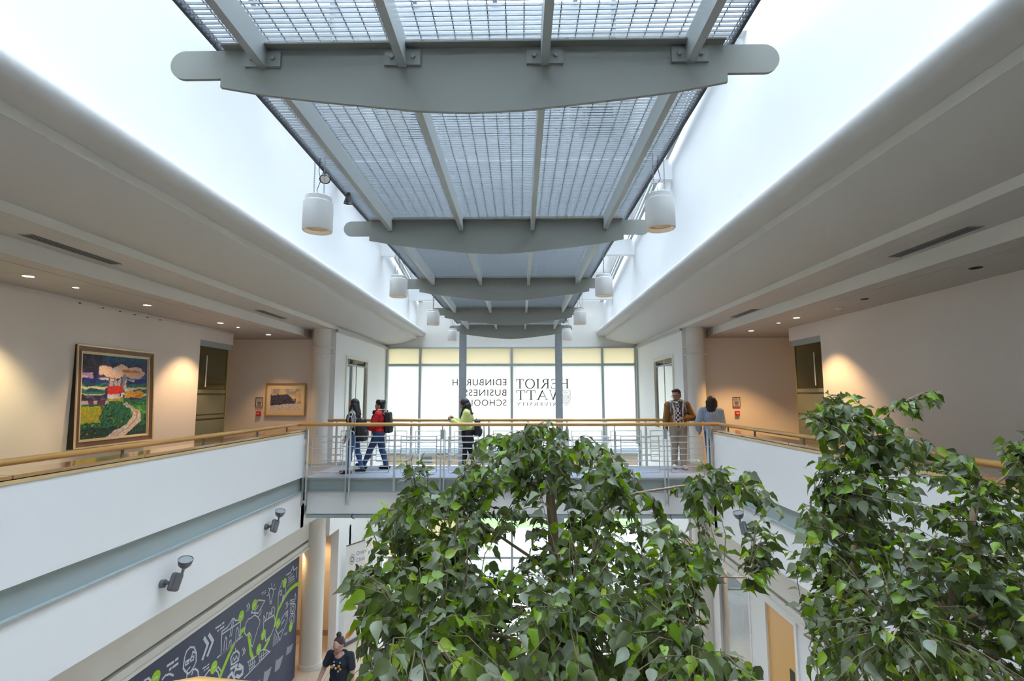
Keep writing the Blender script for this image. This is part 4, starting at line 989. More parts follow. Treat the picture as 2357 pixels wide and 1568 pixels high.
# ------------------------------------------------------------------ banner and notice board on the ground floor
bn = thing('pull_up_banner', 'white pull-up banner headed Oriam Clinic beside the lower white wall', 'banner', (-4.505, 14.45, GZ), math.atan2(14.74 - 14.16, .31))
bh = 2.55
MB().box(-.33, .33, 0, .006, .06, bh).build('banner_sheet', 'paper', bn)
MB().box(-.34, .34, -.05, .06, 0, .07).build('base', 'lampmetal', bn)
MB().box(-.335, .335, -.006, .012, bh - .015, bh + .012).build('top_bar', 'lampmetal', bn)
MB().tube([(0, .03, .05), (0, .03, bh)], .01, 8).build('pole', 'lampmetal', bn)
def small_text(body, x, z, size, parent, matl='letter', y=-.002, name='print_text'):
    cu = bpy.data.curves.new(name, 'FONT'); cu.body = body; cu.size = size
    o = bpy.data.objects.new('tmp_text', cu); COL.objects.link(o)
    dg = bpy.context.evaluated_depsgraph_get(); me = bpy.data.meshes.new_from_object(o.evaluated_get(dg)); bpy.data.objects.remove(o)
    for v in me.vertices: v.co = (x + v.co.x, y, z + v.co.y)
    me.materials.clear(); me.materials.append(M[matl]); return link(name, me, parent)
small_text('Oriam', .02, bh - .34, .15, bn, 'blueprint'); small_text('Clinic', .02, bh - .52, .15, bn, 'blueprint')
ring = MB()
for r0, r1 in ((.035, .055), (.075, .082), (.10, .106)):
    n = 28
    ring.add([(-.12 + r * math.cos(2 * math.pi * k / n), -.002, bh - .40 + r * 1.25 * math.sin(2 * math.pi * k / n)) for r in (r0, r1) for k in range(n)], [(k, (k + 1) % n, n + (k + 1) % n, n + k) for k in range(n)])
ring.build('ring_logo', 'letter', bn)
for k, (a, b_) in enumerate(((-.20, .22), (-.24, .24), (-.24, .2), (-.22, .1), (-.22, .18), (-.1, .2))):
    MB().box(a, b_, -.0025, -.001, bh - .78 - .10 * k - .008, bh - .78 - .10 * k + .004).build('text_line', 'letter', bn)
MB().add([(-.3, -.002, .15), (-.05, -.002, .18), (.1, -.002, .30), (-.1, -.002, .36), (-.28, -.002, .28)], [(0, 1, 2, 3, 4)]).build('shoe_print', mat('orange_print', (.75, .25, .05), .6), bn)
nb_ = thing('notice_board', 'cream notice board with small papers on the lower white wall', 'notice board', (-4.805, 16.55, -3.45))
MB().box(0, .03, -.36, .36, 0, .92).build('board', 'mount', nb_)
for y, z, h in ((-.2, .5, .3), (.1, .55, .28), (.12, .12, .3), (-.18, .1, .28)): MB().box(.03, .034, y - .12, y + .12, z, z + h).build('pinned_sheet', 'paper', nb_)
MB().box(.034, .036, -.22, -.08, .6, .66).build('print_mark', 'black', nb_)
MB().box(.034, .036, .05, .16, .2, .3).build('print_mark', 'blueprint', nb_)

# ------------------------------------------------------------------ ground floor right: wooden door, glass screen, table and chair
dr = bpy.data.objects.new('door_3', None); COL.objects.link(dr); struct(dr, 'beech veneer door with narrow vision panel in the lower right wall')
MB().box(4.61, 4.66, 9.13, 10.15, GZ, -2.15).build('leaf', 'doorwood', dr)
for ya, yb, zb in ((9.06, 9.13, -2.151), (10.15, 10.22, -2.151)): MB().box(4.57, 4.70, ya, yb, GZ, zb).build('jamb', 'white', dr)
MB().box(4.57, 4.70, 9.06, 10.22, -2.15, -2.04).build('head', 'white', dr)
MB().box(4.60, 4.612, 9.26, 9.40, GZ + .9, GZ + 1.9).build('vision_panel', 'black', dr)
MB().tube([(4.59, 9.28, GZ + 1.0), (4.55, 9.28, GZ + 1.0), (4.55, 9.38, GZ + 1.0)], .012, 8).build('handle', 'railsteel', dr)
gs = bpy.data.objects.new('window_4', None); COL.objects.link(gs); struct(gs, 'internal glass screen with fine blind lines in the lower right wall')
for ya, yb in ((10.862, 10.93), (12.48, 12.548)): MB().box(4.59, 4.70, ya, yb, GZ, -2.05).build('frame', 'white', gs)
MB().box(4.59, 4.70, 10.931, 12.479, -2.20, -2.05).build('frame', 'white', gs)
MB().box(4.59, 4.70, 10.931, 12.479, GZ, GZ + .08).build('frame', 'white', gs)
MB().box(4.64, 4.65, 10.93, 12.48, GZ + .08, -2.20).build('pane', glass('screen_glass', (.93, .95, .95), .35), gs)
bl = MB()
for k in range(64): bl.box(4.655, 4.658, 10.93, 12.48, GZ + .12 + k * .039, GZ + .124 + k * .039)
b_ = bl.build('blind_lines', mat('pale_blind', (.6, .62, .62), .6), gs); b_['kind'] = 'stuff'
tb = thing('round_table', 'round pale wooden table behind the glass screen', 'table', (6.1, 15.38, GZ))
MB().lathe([(0, .73), (.39, .73), (.40, .74), (.40, .755), (.39, .765), (0, .765)], (0, 0, 0), 40).build('table_top', mat('pale_table_wood', (.52, .36, .18), .4, var=.12, scale=12, stretch=(1, .15, 1)), tb, smooth=40)
for a in range(4):
    c_, s_ = math.cos(a * math.pi / 2 + .6), math.sin(a * math.pi / 2 + .6)
    MB().tube([(c_ * .18, s_ * .18, .73), (c_ * .30, s_ * .30, 0)], [.02, .014], 10).build('leg', 'doorwood', tb, smooth=40)
gc = thing('tub_chair', 'pale green shell chair behind the round table', 'chair', (6.55, 16.45, GZ), math.radians(160))
M['greenchair'] = mat('pale_green_shell', (.44, .52, .20), .45, var=.04)
shl = MB(); n = 18; lv = []
for (r, z, sweep) in ((.23, .43, 1), (.29, .52, .95), (.32, .68, .85), (.33, .86, .62), (.32, .96, .5)):
    lv.append([(r * math.cos(t), r * math.sin(t) * .95, z + .03 * abs(math.sin(t))) for t in [math.pi / 2 + sweep * math.pi * (k / (n - 1) - .5) * 1.25 for k in range(n)]])
vs = [p for l in lv for p in l]; fs = [(i * n + j, i * n + j + 1, (i + 1) * n + j + 1, (i + 1) * n + j) for i in range(len(lv) - 1) for j in range(n - 1)]
so = MB(); so.add(vs, fs); so = so.build('shell_back', 'greenchair', gc, smooth=60); sl = so.modifiers.new('thick', 'SOLIDIFY'); sl.thickness = .02
MB().lathe([(0, .43), (.2, .42), (.25, .44), (.25, .46), (0, .45)], (0, 0, 0), 28).build('seat', 'greenchair', gc, smooth=40)
for a in range(4):
    c_, s_ = math.cos(a * math.pi / 2 + .8), math.sin(a * math.pi / 2 + .8)
    MB().tube([(c_ * .12, s_ * .12, .43), (c_ * .24, s_ * .24, 0)], .012, 8).build('leg', 'doorwood', gc, smooth=40)
# warm lamps of the ground floor corridor and the room on the right
def ground_light(x, y, z, label, power, col=(1, .62, .26), size=130):
    return downlight((x, y, z), 1, .08, label, col, power, size)
ground_light(-5.55, 13.0, -2.032, 'corridor downlight above the lower left column', 26)
ground_light(-5.6, 14.2, -2.032, 'corridor downlight before the lower beige wall', 30)
ground_light(5.0, 13.4, -2.032, 'corridor downlight above the lower right column', 40)
ground_light(6.3, 14.0, -2.032, 'downlight over the round table', 110, (1, .9, .78))
ground_light(6.3, 11.0, -2.032, 'downlight inside the room behind the glass screen', 70, (1, .9, .78))

# ------------------------------------------------------------------ outside, seen through the clear strips of the window
M['grassm'] = mat('lawn', (.07, .12, .02), .9, var=.3, scale=2)
struct(MB().box(-90, 90, YW + .2, 160, -5.3, -5.02).build('ground', 'grassm'))
struct(MB().box(-30, 30, YW + .3, 27, -5.04, -5.0).build('path', mat('paving', (.16, .155, .15), .9, var=.15, scale=3)))
M['roofgrey'] = mat('grey_roof_sheet', (.09, .10, .115), .5, var=.06)
M['brick'] = mat('tan_brick', (.14, .085, .055), .8, var=.25, scale=8)
ex = thing('outbuilding', 'low grey-roofed outbuilding across the lawn beyond the window', 'building', (0, 47, -5.02))
MB().box(-26, 26, 0, 9, 0, 1.6).build('wall', 'brick', ex)
MB().prism_x([(-.6, 1.6), (9.6, 1.6), (9.6, 2.0), (4.5, 3.0), (-.6, 2.0)], -27, 27).build('roof', 'roofgrey', ex)
for k in range(10): MB().box(-24 + k * 5, -23 + k * 5, -.05, .02, .7, 1.3).build('window', 'black', ex)
hd = MB()
for k in range(400):
    x = random.uniform(-28, 28); z = random.uniform(0, 1.0); y = random.uniform(-.6, .6); r = random.uniform(.1, .3)
    hd.add([(x - r, y, z), (x + r, y + .1, z), (x + .3 * r, y, z + r)], [(0, 1, 2)])
hdo = hd.build('hedge', mat('yellow_hedge', (.30, .24, .02), .8, var=.4, scale=4), None); hdo.location = (0, 42, -5.02)
tag(hdo, 'yellow flowering hedge across the lawn beyond the window', 'hedge', kind='stuff')
# a clipped conifer and timber fence right outside the lower left panes
cf = thing('conifer', 'clipped conifer outside the lower left window pane', 'shrub', (-4.6, 20.6, -5.02))
b = MB()
for k in range(900):
    t = random.random(); a = random.uniform(0, 6.283); r = .42 * math.sin(math.pi * min(1, t * .9 + .12)) + .03
    p = Vector((r * math.cos(a), r * math.sin(a), .1 + 2.2 * t)); d = Vector((math.cos(a), math.sin(a), .7)) * .09
    q = d.cross(Vector((0, 0, 1))) * .35
    b.add([p - q, p + q, p + d], [(0, 1, 2)])
f_ = b.build('foliage', mat('conifer_green', (.10, .15, .05), .8, var=.4, scale=9), cf); f_['kind'] = 'stuff'
MB().tube([(0, 0, 0), (0, 0, 1.9)], [.05, .02], 8).build('trunk', 'brownframe', cf)
tf = thing('timber_fence', 'pale timber fence outside the lower left window panes', 'fence', (-5.5, 21.6, -5.02))
for k in range(14): MB().box(k * .21, k * .21 + .19, 0, .03, 0, 2.6).build('board', 'woodedge', tf)
for k in (.3, 2.3): MB().box(-.05, 2.95, .03, .07, k, k + .09).build('rail', 'woodedge', tf)
# eaves outside shade the top row of panes
struct(MB().box(-6, 5.4, YW + .19, YW + 1.7, 3.62, 3.74).build('roof_eaves', 'white'))
# ------------------------------------------------------------------ people
def _ell(c, r, R=None, nu=16, nv=12):
    vs = []; fs = []
    for i in range(nv + 1):
        p = math.pi * i / nv
        for j in range(nu):
            a = 2 * math.pi * j / nu
            v = Vector((r[0] * math.sin(p) * math.cos(a), r[1] * math.sin(p) * math.sin(a), r[2] * math.cos(p)))
            if R is not None: v = R @ v
            vs.append(Vector(c) + v)
    for i in range(nv):
        for j in range(nu): fs.append((i * nu + j, (i + 1) * nu + j, (i + 1) * nu + (j + 1) % nu, i * nu + (j + 1) % nu))
    return vs, fs
def _cap(a, b, r0, r1, n=14):
    a = Vector(a); b = Vector(b); d = (b - a)
    L_ = d.length
    if L_ < 1e-6: return _ell(a, (r0, r0, r0))
    d.normalize(); x = d.cross(Vector((0, 0, 1)))
    if x.length < .05: x = d.cross(Vector((0, 1, 0)))
    x.normalize(); y = d.cross(x)
    prof = [(-r0 * math.cos(t), r0 * math.sin(t)) for t in [math.pi / 2 * k / 5 for k in range(6)]] + [(L_ + r1 * math.sin(t), r1 * math.cos(t)) for t in [math.pi / 2 * k / 5 for k in range(6)]]
    vs = []; fs = []
    for (h, r) in prof:
        r = max(r, 1e-4)
        for j in range(n):
            t = 2 * math.pi * j / n; vs.append(a + d * h + x * r * math.cos(t) + y * r * math.sin(t))
    k = len(prof)
    for i in range(k - 1):
        for j in range(n): fs.append((i * n + j, i * n + (j + 1) % n, (i + 1) * n + (j + 1) % n, (i + 1) * n + j))
    fs.append(tuple(range(n))[::-1]); fs.append(tuple((k - 1) * n + j for j in range(n)))
    return vs, fs
def blob(name, prims, matl, parent, voxel=.010, smooth=4):
    """closed shapes fused into one continuous surface"""
    b = MB()
    for p in prims:
        b.add(*(_cap(*p[1:]) if p[0] == 'c' else _ell(*p[1:])))
    me = b.mesh(name + '_raw', None)
    o = bpy.data.objects.new('tmp_blob', me); COL.objects.link(o)
    m_ = o.modifiers.new('fuse', 'REMESH'); m_.mode = 'VOXEL'; m_.voxel_size = voxel; m_.use_smooth_shade = True
    s_ = o.modifiers.new('soft', 'SMOOTH'); s_.factor = .5; s_.iterations = smooth
    dg = bpy.context.evaluated_depsgraph_get()
    out = bpy.data.meshes.new_from_object(o.evaluated_get(dg)); out.name = name
    bpy.data.objects.remove(o); bpy.data.meshes.remove(me)
    out.materials.clear(); out.materials.append(M[matl] if isinstance(matl, str) else matl)
    return link(name, out, parent)

M['skin_tan'] = mat('tan_skin', (.46, .25, .16), .5, var=.05)
M['skin_brown'] = mat('brown_skin', (.33, .17, .10), .5, var=.05)
M['skin_pale'] = mat('pale_skin', (.62, .38, .30), .5, var=.05)
M['hair'] = mat('black_hair', (.016, .014, .016), .5, var=.6, scale=40, stretch=(1, 1, .12), bump=.8, bscale=70)
M['hairbrown'] = mat('dark_brown_hair', (.045, .028, .024), .5, var=.6, scale=40, stretch=(1, 1, .12), bump=.8, bscale=70)
M['denim'] = mat('blue_denim', (.035, .075, .17), .85, var=.25, scale=30)
M['denimlight'] = mat('mid_blue_denim', (.05, .12, .30), .85, var=.25, scale=30)
M['shoeblack'] = mat('black_shoe', (.012, .013, .017), .5)
M['shoewhite'] = mat('white_shoe', (.70, .68, .66), .5)
M['blackcloth'] = mat('black_cloth', (.010, .010, .013), .8, var=.2)
M['redcloth'] = mat('red_corduroy', (.56, .012, .016), .8, var=.15, scale=40)
M['fleece'] = mat('cream_fleece', (.72, .68, .62), .95, var=.15, scale=80, bump=.4, bscale=120)
M['stripe'] = wave_mat('black_white_stripes', (.01, .01, .012), (.72, .72, .74), 11, 'Y', .8, dist=1.2, thresh=.72)
M['yellowcloth'] = mat('pale_yellow_knit', (.72, .78, .25), .9, var=.06, scale=30, bump=.2, bscale=100)
M['tancord'] = mat('brown_suede', (.22, .10, .022), .85, var=.22, scale=25, bump=.15, bscale=60)
M['purple'] = mat('plum_cloth', (.11, .035, .10), .85, var=.1)
M['chino'] = mat('stone_chinos', (.40, .335, .26), .85, var=.10, scale=14, bump=.2, bscale=14)
M['knit'] = wave_mat('blue_cable_knit', (.26, .36, .50), (.42, .53, .68), 9, 'Y', .9, dist=3.5)
M['navytee'] = mat('navy_tee', (.018, .026, .042), .9, var=.15, scale=30)
M['bagblack'] = mat('black_nylon_bag', (.012, .014, .020), .45, var=.3, scale=12, bump=.3, bscale=12)
M['greystrap'] = mat('grey_strap', (.16, .19, .24), .7)
M['phone'] = mat('grey_phone', (.10, .11, .13), .25, metal=.3)
M['whiteeye'] = mat('eye_white', (.7, .68, .66), .3)
m_, nt_, p_ = _nodes('black_white_check')
tc_ = nt_.nodes.new('ShaderNodeTexCoord'); mp_ = nt_.nodes.new('ShaderNodeMapping'); mp_.inputs['Scale'].default_value = (20, 20, 20)
ck_ = nt_.nodes.new('ShaderNodeTexChecker'); ck_.inputs['Scale'].default_value = 1.0; ck_.inputs['Color1'].default_value = (.70, .68, .62, 1); ck_.inputs['Color2'].default_value = (.02, .02, .03, 1)
nt_.links.new(tc_.outputs['Object'], mp_.inputs[0]); nt_.links.new(mp_.outputs[0], ck_.inputs['Vector']); nt_.links.new(ck_.outputs['Color'], p_.inputs['Base Color']); p_.inputs['Roughness'].default_value = .9
M['check'] = m_

class Body:
    """local frame: x forward, y to the body's left, z up"""
    def __init__(s, H, build=1.0, legs=((8, 4), (-8, 8)), arms=((0, 8, 10), (0, 8, 10)), head=(0, 0, 0), lean=0):
        s.H = H; s.b = build; s.hs = 1.12
        h = lambda *a: Vector(a) * H
        J = s.J = {}
        hz = .525
        J['pelvis'] = h(0, 0, hz)
        for i, sd in ((0, 1), (1, -1)):
            a, k = math.radians(legs[i][0]), math.radians(legs[i][1])
            hip = h(0, .052 * sd, hz - .01); kn = hip + h(math.sin(a), 0, -math.cos(a)) * .238; an = kn + h(math.sin(a - k), 0, -math.cos(a - k)) * .24
            fa = (legs[i][2] if len(legs[i]) > 2 else 0); fa = math.radians(fa)
            toe = an + h(.095 * math.cos(fa), .012 * sd, .095 * math.sin(fa) - .018); heel = an + h(-.03 * math.cos(fa), 0, -.022 - .03 * math.sin(fa))
            J['hip%d' % i], J['knee%d' % i], J['ankle%d' % i], J['toe%d' % i], J['heel%d' % i] = hip, kn, an, toe, heel
        low = min(min(J['heel%d' % i].z, J['toe%d' % i].z) for i in (0, 1)) - .016 * H
        ln = math.radians(lean)
        def T(x, y, z): return h(x + math.sin(ln) * (z - hz), y, hz + (z - hz) * math.cos(ln))
        s.T = T
        for i, sd in ((0, 1), (1, -1)):
            f, ab, el = [math.radians(q) for q in arms[i][:3]]; inn = math.radians(arms[i][3] if len(arms[i]) > 3 else 0)
            sh_ = T(0, .112 * sd * (.8 + .2 * build), .805)
            up = Vector((math.sin(f) * math.cos(ab), sd * math.sin(ab), -math.cos(f) * math.cos(ab)))
            elb = sh_ + up * .178 * H
            f2 = f + el
            fo = Vector((math.sin(f2) * math.cos(inn), sd * (math.sin(ab) * .6 * math.cos(el)) - sd * math.sin(inn), -math.cos(f2) * math.cos(ab) * math.cos(inn))).normalized()
            wr = elb + fo * .148 * H
            J['sh%d' % i], J['elbow%d' % i], J['wrist%d' % i], J['fdir%d' % i] = sh_, elb, wr, fo
        J['neck'] = T(.0, 0, .825); J['headbase'] = T(.008, 0, .872)
        s.shift = Vector((0, 0, -low))
        for k in J:
            if not k.startswith('fdir'): J[k] = J[k] + s.shift
        yaw, pit, rol = [math.radians(q) for q in head]
        s.HR = Matrix.Rotation(yaw, 3, 'Z') @ Matrix.Rotation(-pit, 3, 'Y') @ Matrix.Rotation(rol, 3, 'X')
        s.hc = J['headbase']
    def hp(s, x, y, z):
        """point on the head, in head heights above the neck joint"""
        return s.hc + s.HR @ (Vector((x, y, z)) * s.H * s.hs)
    def tp(s, x, y, z): return s.T(x, y, z) + s.shift
    def torso(s, t=0, b=None):
        H, b = s.H, b or s.b
        return [('e', s.tp(.004, 0, .735), ((.064 * b + t) * H, (.100 * (.6 + .4 * b) + t) * H, (.105 + t) * H)), ('e', s.tp(.010 * b, 0, .63), ((.066 * b + t) * H, (.086 * b + t) * H, (.105 + t) * H)),
                ('e', s.tp(0, 0, .545), ((.072 * b + t) * H, (.096 * b + t) * H, (.07 + t) * H)), ('c', s.J['sh0'], s.J['sh1'], (.036 + t) * H, (.036 + t) * H),
                ('c', s.tp(0, .05, .83), s.tp(0, -.05, .83), (.030 + t) * H, (.030 + t) * H)]
    def arm(s, i, t=0, hand=False, upto=1.0):
        H, J = s.H, s.J; k = .7 + .3 * s.b
        wr = J['elbow%d' % i].lerp(J['wrist%d' % i], upto)
        pr = [('c', J['sh%d' % i], J['elbow%d' % i], (.031 * k + t) * H, (.025 * k + t) * H), ('c', J['elbow%d' % i], wr, (.025 * k + t) * H, (.017 * k + t) * H)]
        return pr
    def hand(s, i, curl=35):
        H, J = s.H, s.J; w = J['wrist%d' % i]; d = J['fdir%d' % i]; sd = 1 if i == 0 else -1
        side = Vector((1, 0, 0)) if abs(d.x) < .7 else Vector((0, -sd, 0))
        side = (side - d * side.dot(d)).normalized(); nrm = d.cross(side) * sd
        pr = [('c', w, w + d * .052 * H, .014 * H, .019 * H), ('e', w + d * .034 * H, (.020 * H, .020 * H, .022 * H))]
        base = w + d * .052 * H
        for q, (off, ln) in enumerate(((-.016, .036), (-.006, .044), (.005, .042), (.015, .033))):
            a = base + side * off * H; c1 = math.radians(curl * .5); c2 = math.radians(curl * 1.3)
            k1 = a + (d * math.cos(c1) - nrm * math.sin(c1)) * ln * .5 * H; k2 = k1 + (d * math.cos(c2) - nrm * math.sin(c2)) * ln * .5 * H
            pr += [('c', a - d * .012 * H, k1, .0056 * H, .0052 * H), ('c', k1, k2, .0052 * H, .0045 * H)]
        th = w + d * .02 * H + side * .018 * H
        pr += [('c', th, th + (d * .7 + side * .6).normalized() * .024 * H, .0062 * H, .0056 * H), ('c', th + (d * .7 + side * .6).normalized() * .024 * H, th + (d * .7 + side * .6).normalized() * .024 * H + (d * .9 - nrm * .3) * .018 * H, .0055 * H, .0048 * H)]
        return pr
    def leg(s, i, t=0, upto=1.0):
        H, J = s.H, s.J; k = .75 + .25 * s.b
        an = J['knee%d' % i].lerp(J['ankle%d' % i], upto)
        return [('c', J['hip%d' % i], J['knee%d' % i], (.050 * k + t) * H, (.033 * k + t) * H), ('c', J['knee%d' % i], an, (.033 * k + t) * H, (.021 * k + t) * H),
                ('e', J['knee%d' % i].lerp(J['ankle%d' % i], .3) + Vector((-.008 * H, 0, 0)), ((.030 * k + t) * H, (.028 * k + t) * H, (.06 + t) * H))]
    def foot(s, i, t=0):
        H, J = s.H, s.J
        return [('c', J['heel%d' % i], J['toe%d' % i], (.021 + t) * H, (.019 + t) * H), ('c', J['ankle%d' % i], J['heel%d' % i].lerp(J['toe%d' % i], .3), (.022 + t) * H, (.022 + t) * H),
                ('c', J['heel%d' % i] + Vector((0, 0, -.004 * H)), J['toe%d' % i] + Vector((0, 0, -.006 * H)), (.018 + t) * H, (.014 + t) * H)]
    def head(s):
        H = s.H; R = s.HR
        e = lambda c, r: ('e', s.hp(*c), tuple(q * H * s.hs for q in r), R)
        pr = [('c', s.J['neck'] - Vector((0, 0, .03 * H)), s.hp(0, 0, .01), .034 * H, .030 * H),
              e((0, 0, .068), (.058, .045, .056)), e((.022, 0, .040), (.036, .036, .044)), e((.034, 0, .012), (.020, .022, .016)), e((.018, 0, .02), (.03, .034, .024)),
              e((.056, 0, .044), (.0095, .007, .016)), e((.060, 0, .036), (.008, .009, .006)), e((.049, 0, .066), (.012, .030, .008)), e((.050, 0, .018), (.008, .014, .0045)), e((.049, 0, .012), (.008, .012, .0045))]
        for sd in (1, -1): pr += [e((-.002, .045 * sd, .045), (.011, .006, .017)), e((.030, .022 * sd, .040), (.018, .014, .016))]
        return pr

def finish_face(B, root, brow='hair', glasses=None, lips=(.36, .13, .11)):
    H = B.H * B.hs
    for sd in (1, -1):
        e = MB(); e.add(*_ell(B.hp(.047, .0195 * sd, .052), (.006 * H, .0085 * H, .0055 * H), B.HR, 12, 8)); e = e.build('eye', 'whiteeye', root, smooth=60)
        q = MB(); q.add(*_ell(B.hp(.0515, .0195 * sd, .052), (.0025 * H, .0042 * H, .0045 * H), B.HR, 10, 6)); q.build('iris', 'black', e, smooth=60)
        q = MB(); q.add(*_cap(B.hp(.053, .010 * sd, .064), B.hp(.046, .031 * sd, .064), .0028 * H, .002 * H, 8)); q.build('eyebrow', brow, root, smooth=60)
    q = MB(); q.add(*_ell(B.hp(.055, 0, .015), (.004 * H, .013 * H, .0035 * H), B.HR, 12, 6)); q.build('lips', mat('lips_%d' % len(bpy.data.materials), lips, .5), root, smooth=60)
    if glasses:
        g = MB(); n = 18
        for sd in (1, -1):
            g.tube([B.hp(.063, .0205 * sd + .017 * math.cos(2 * math.pi * k / n), .051 + .013 * math.sin(2 * math.pi * k / n)) for k in range(n + 1)], .0016 * H, 6)
            g.tube([B.hp(.063, .037 * sd, .055), B.hp(.045, .046 * sd, .054), B.hp(0, .050 * sd, .052)], .0015 * H, 6)
        g.tube([B.hp(.064, .005, .052), B.hp(.066, 0, .054), B.hp(.064, -.005, .052)], .0016 * H, 6)
        g.build('glasses', glasses, root)

def person(label, loc, heading, B, skin):
    t = thing('person', label, 'person', (loc[0], loc[1], loc[2] + .013), heading)
    pr = B.head() + B.torso() + [p for i in (0, 1) for p in B.arm(i) + B.leg(i) + B.foot(i)]
    for i in (0, 1): pr += B.hand(i, B.curl[i] if hasattr(B, 'curl') else 35)
    blob('body', pr, skin, t, voxel=.0075, smooth=3)
    return t
def backpack(label, loc, heading, B, w=.30, h=.46, d=.16, z=.655, back=-.10, straps=True):
    t = thing('backpack', label, 'backpack', loc, heading, 'bags carried across the bridge')
    H = B.H; c = B.tp(back, 0, z)
    pr = []; r_ = min(d, w) * .36
    for y in (-w / 2 + r_, 0, w / 2 - r_):
        for x in (-d + r_, -r_ * .6):
            pr.append(('c', c + Vector((x, y, -h / 2 + r_)), c + Vector((x * (.75 if x < -d * .5 else 1), y * .85, h / 2 - r_)), r_, r_ * .9))
    pr.append(('e', c + Vector((-d * .5, 0, -h * .18)), (d * .52, w * .50, h * .30)))
    blob('bag', pr, 'bagblack', t, .012, 5)
    blob('pocket', [('e', c + Vector((-d * .98, 0, -h * .20)), (d * .16, w * .36, h * .20))], 'bagblack', t, .012, 5)
    MB().tube([c + Vector((-.02, -.04, h * .47)), c + Vector((-.03, -.03, h * .55)), c + Vector((-.03, .03, h * .55)), c + Vector((-.02, .04, h * .47))], .008, 8).build('grab_loop', 'bagblack', t, smooth=50)
    if straps:
        for sd in (1, -1):
            y = .066 * sd; tr = .056 * B.b + .020
            MB().tube([B.tp(-.075 * B.b, y, .80), B.tp(-.03, y, .853), B.tp(.02, y, .848), B.tp(tr, y, .79), B.tp(tr + .012 * B.b, y * 1.08, .72), B.tp(.02, y * 1.5, .64), B.tp(-.07, y, .60)], .017, 8).build('strap', 'bagblack', t, smooth=50)
    return t
PI = math.pi
# 1 striped shirt, walking to the left
B = Body(1.60, 1.0, legs=((10, 6, 0), (-8, 10, -8)), arms=((3, 8, 16), (2, 9, 12)), head=(-4, -2, 0), lean=2)
loc = (-3.68, 11.46, 0); hd_ = PI
t = person('long-haired person in striped black and white shirt and jeans walking, leftmost on the bridge', loc, hd_, B, 'skin_tan')
blob('shirt', B.torso(.012) + B.arm(0, .010) + B.arm(1, .010), 'stripe', t)
blob('jeans', [B.torso(.010)[2]] + B.leg(0, .006) + B.leg(1, .006), 'denimlight', t)
blob('shoes', B.foot(0, .004) + B.foot(1, .004), 'shoeblack', t)
hp = B.hp; H = B.H * B.hs
hairp = [('e', hp(-.014, 0, .074), (.060 * H, .052 * H, .060 * H), B.HR), ('e', hp(-.030, 0, .04), (.045 * H, .050 * H, .06 * H), B.HR)]
for k in range(9):
    a = -1.25 + 2.5 * k / 8
    top = hp(-.035 * math.cos(a) - .012, .048 * math.sin(a), .05); mid = B.tp(-.070 + .02 * abs(math.sin(a)), .062 * math.sin(a), .83); end = B.tp(-.085 + .045 * abs(math.sin(a * 1.3)), .070 * math.sin(a) + .01 * math.sin(7 * k), .715 + .02 * math.sin(5 * k))
    hairp += [('c', top, mid, .022 * H, .022 * H), ('c', mid, end, .022 * H, .006 * H)]
hairp += [('c', hp(.012, .050, .05), B.tp(.05, .06, .80), .012 * H, .014 * H), ('c', B.tp(.05, .06, .80), B.tp(.055, .068, .74), .014 * H, .005 * H)]
blob('hair', hairp, 'hair', t, .009, 3); finish_face(B, t)
backpack('large glossy black bag on the striped shirt\'s back', loc, hd_, B, .34, .52, .20, .60, -.052)
# 2 red jacket, striding
B = Body(1.585, 1.22, legs=((26, 4, 14), (-10, 8, 0)), arms=((22, 14, 48, 10), (20, 13, 45, 10)), head=(0, 3, 0), lean=-2)
loc = (-3.30, 12.05, 0)
t = person('short-haired person in red jacket with white fleece collar striding across the bridge', loc, hd_, B, 'skin_tan')
blob('jacket', B.torso(.020)[:2] + B.torso(.020)[3:] + [('e', B.tp(0, 0, .565), (.105 * B.H, .125 * B.H, .06 * B.H))] + B.arm(0, .018, upto=.92) + B.arm(1, .018, upto=.92), 'redcloth', t)
blob('collar', [('c', B.tp(.058, .03, .80), B.tp(.01, .062, .862), .014 * B.H, .020 * B.H), ('c', B.tp(.058, -.03, .80), B.tp(.01, -.062, .862), .014 * B.H, .020 * B.H), ('c', B.tp(.01, .062, .862), B.tp(-.05, 0, .872), .02 * B.H, .021 * B.H), ('c', B.tp(.01, -.062, .862), B.tp(-.05, 0, .872), .02 * B.H, .021 * B.H), ('c', B.tp(.088, .03, .70), B.tp(.058, .03, .80), .010 * B.H, .014 * B.H), ('c', B.tp(.088, -.03, .70), B.tp(.058, -.03, .80), .010 * B.H, .014 * B.H)], 'fleece', t, .009)
for i in (0, 1): blob('cuff', [('c', B.J['wrist%d' % i] - B.J['fdir%d' % i] * .02, B.J['wrist%d' % i] - B.J['fdir%d' % i] * .005, .034 * B.H, .034 * B.H)], 'fleece', t, .009)
blob('jeans', [B.torso(.008)[2]] + B.leg(0, .010) + B.leg(1, .010), 'denim', t)
blob('shoes', B.foot(0, .008) + B.foot(1, .008), 'shoeblack', t)
hp = B.hp; H = B.H * B.hs
hairp = [('e', hp(-.010, 0, .082), (.062 * H, .052 * H, .054 * H), B.HR), ('e', hp(-.034, 0, .05), (.036 * H, .044 * H, .05 * H), B.HR)]
for k in range(14):
    a = k * 2.4; hairp.append(('e', hp(-.01 + .045 * math.cos(a), .040 * math.sin(a), .105 + .014 * math.sin(3 * k)), (.022 * H, .022 * H, .018 * H)))
hairp += [('e', hp(.038, .0, .098), (.022 * H, .036 * H, .014 * H), B.HR)]
blob('hair', hairp, 'hair', t, .009, 3); finish_face(B, t)
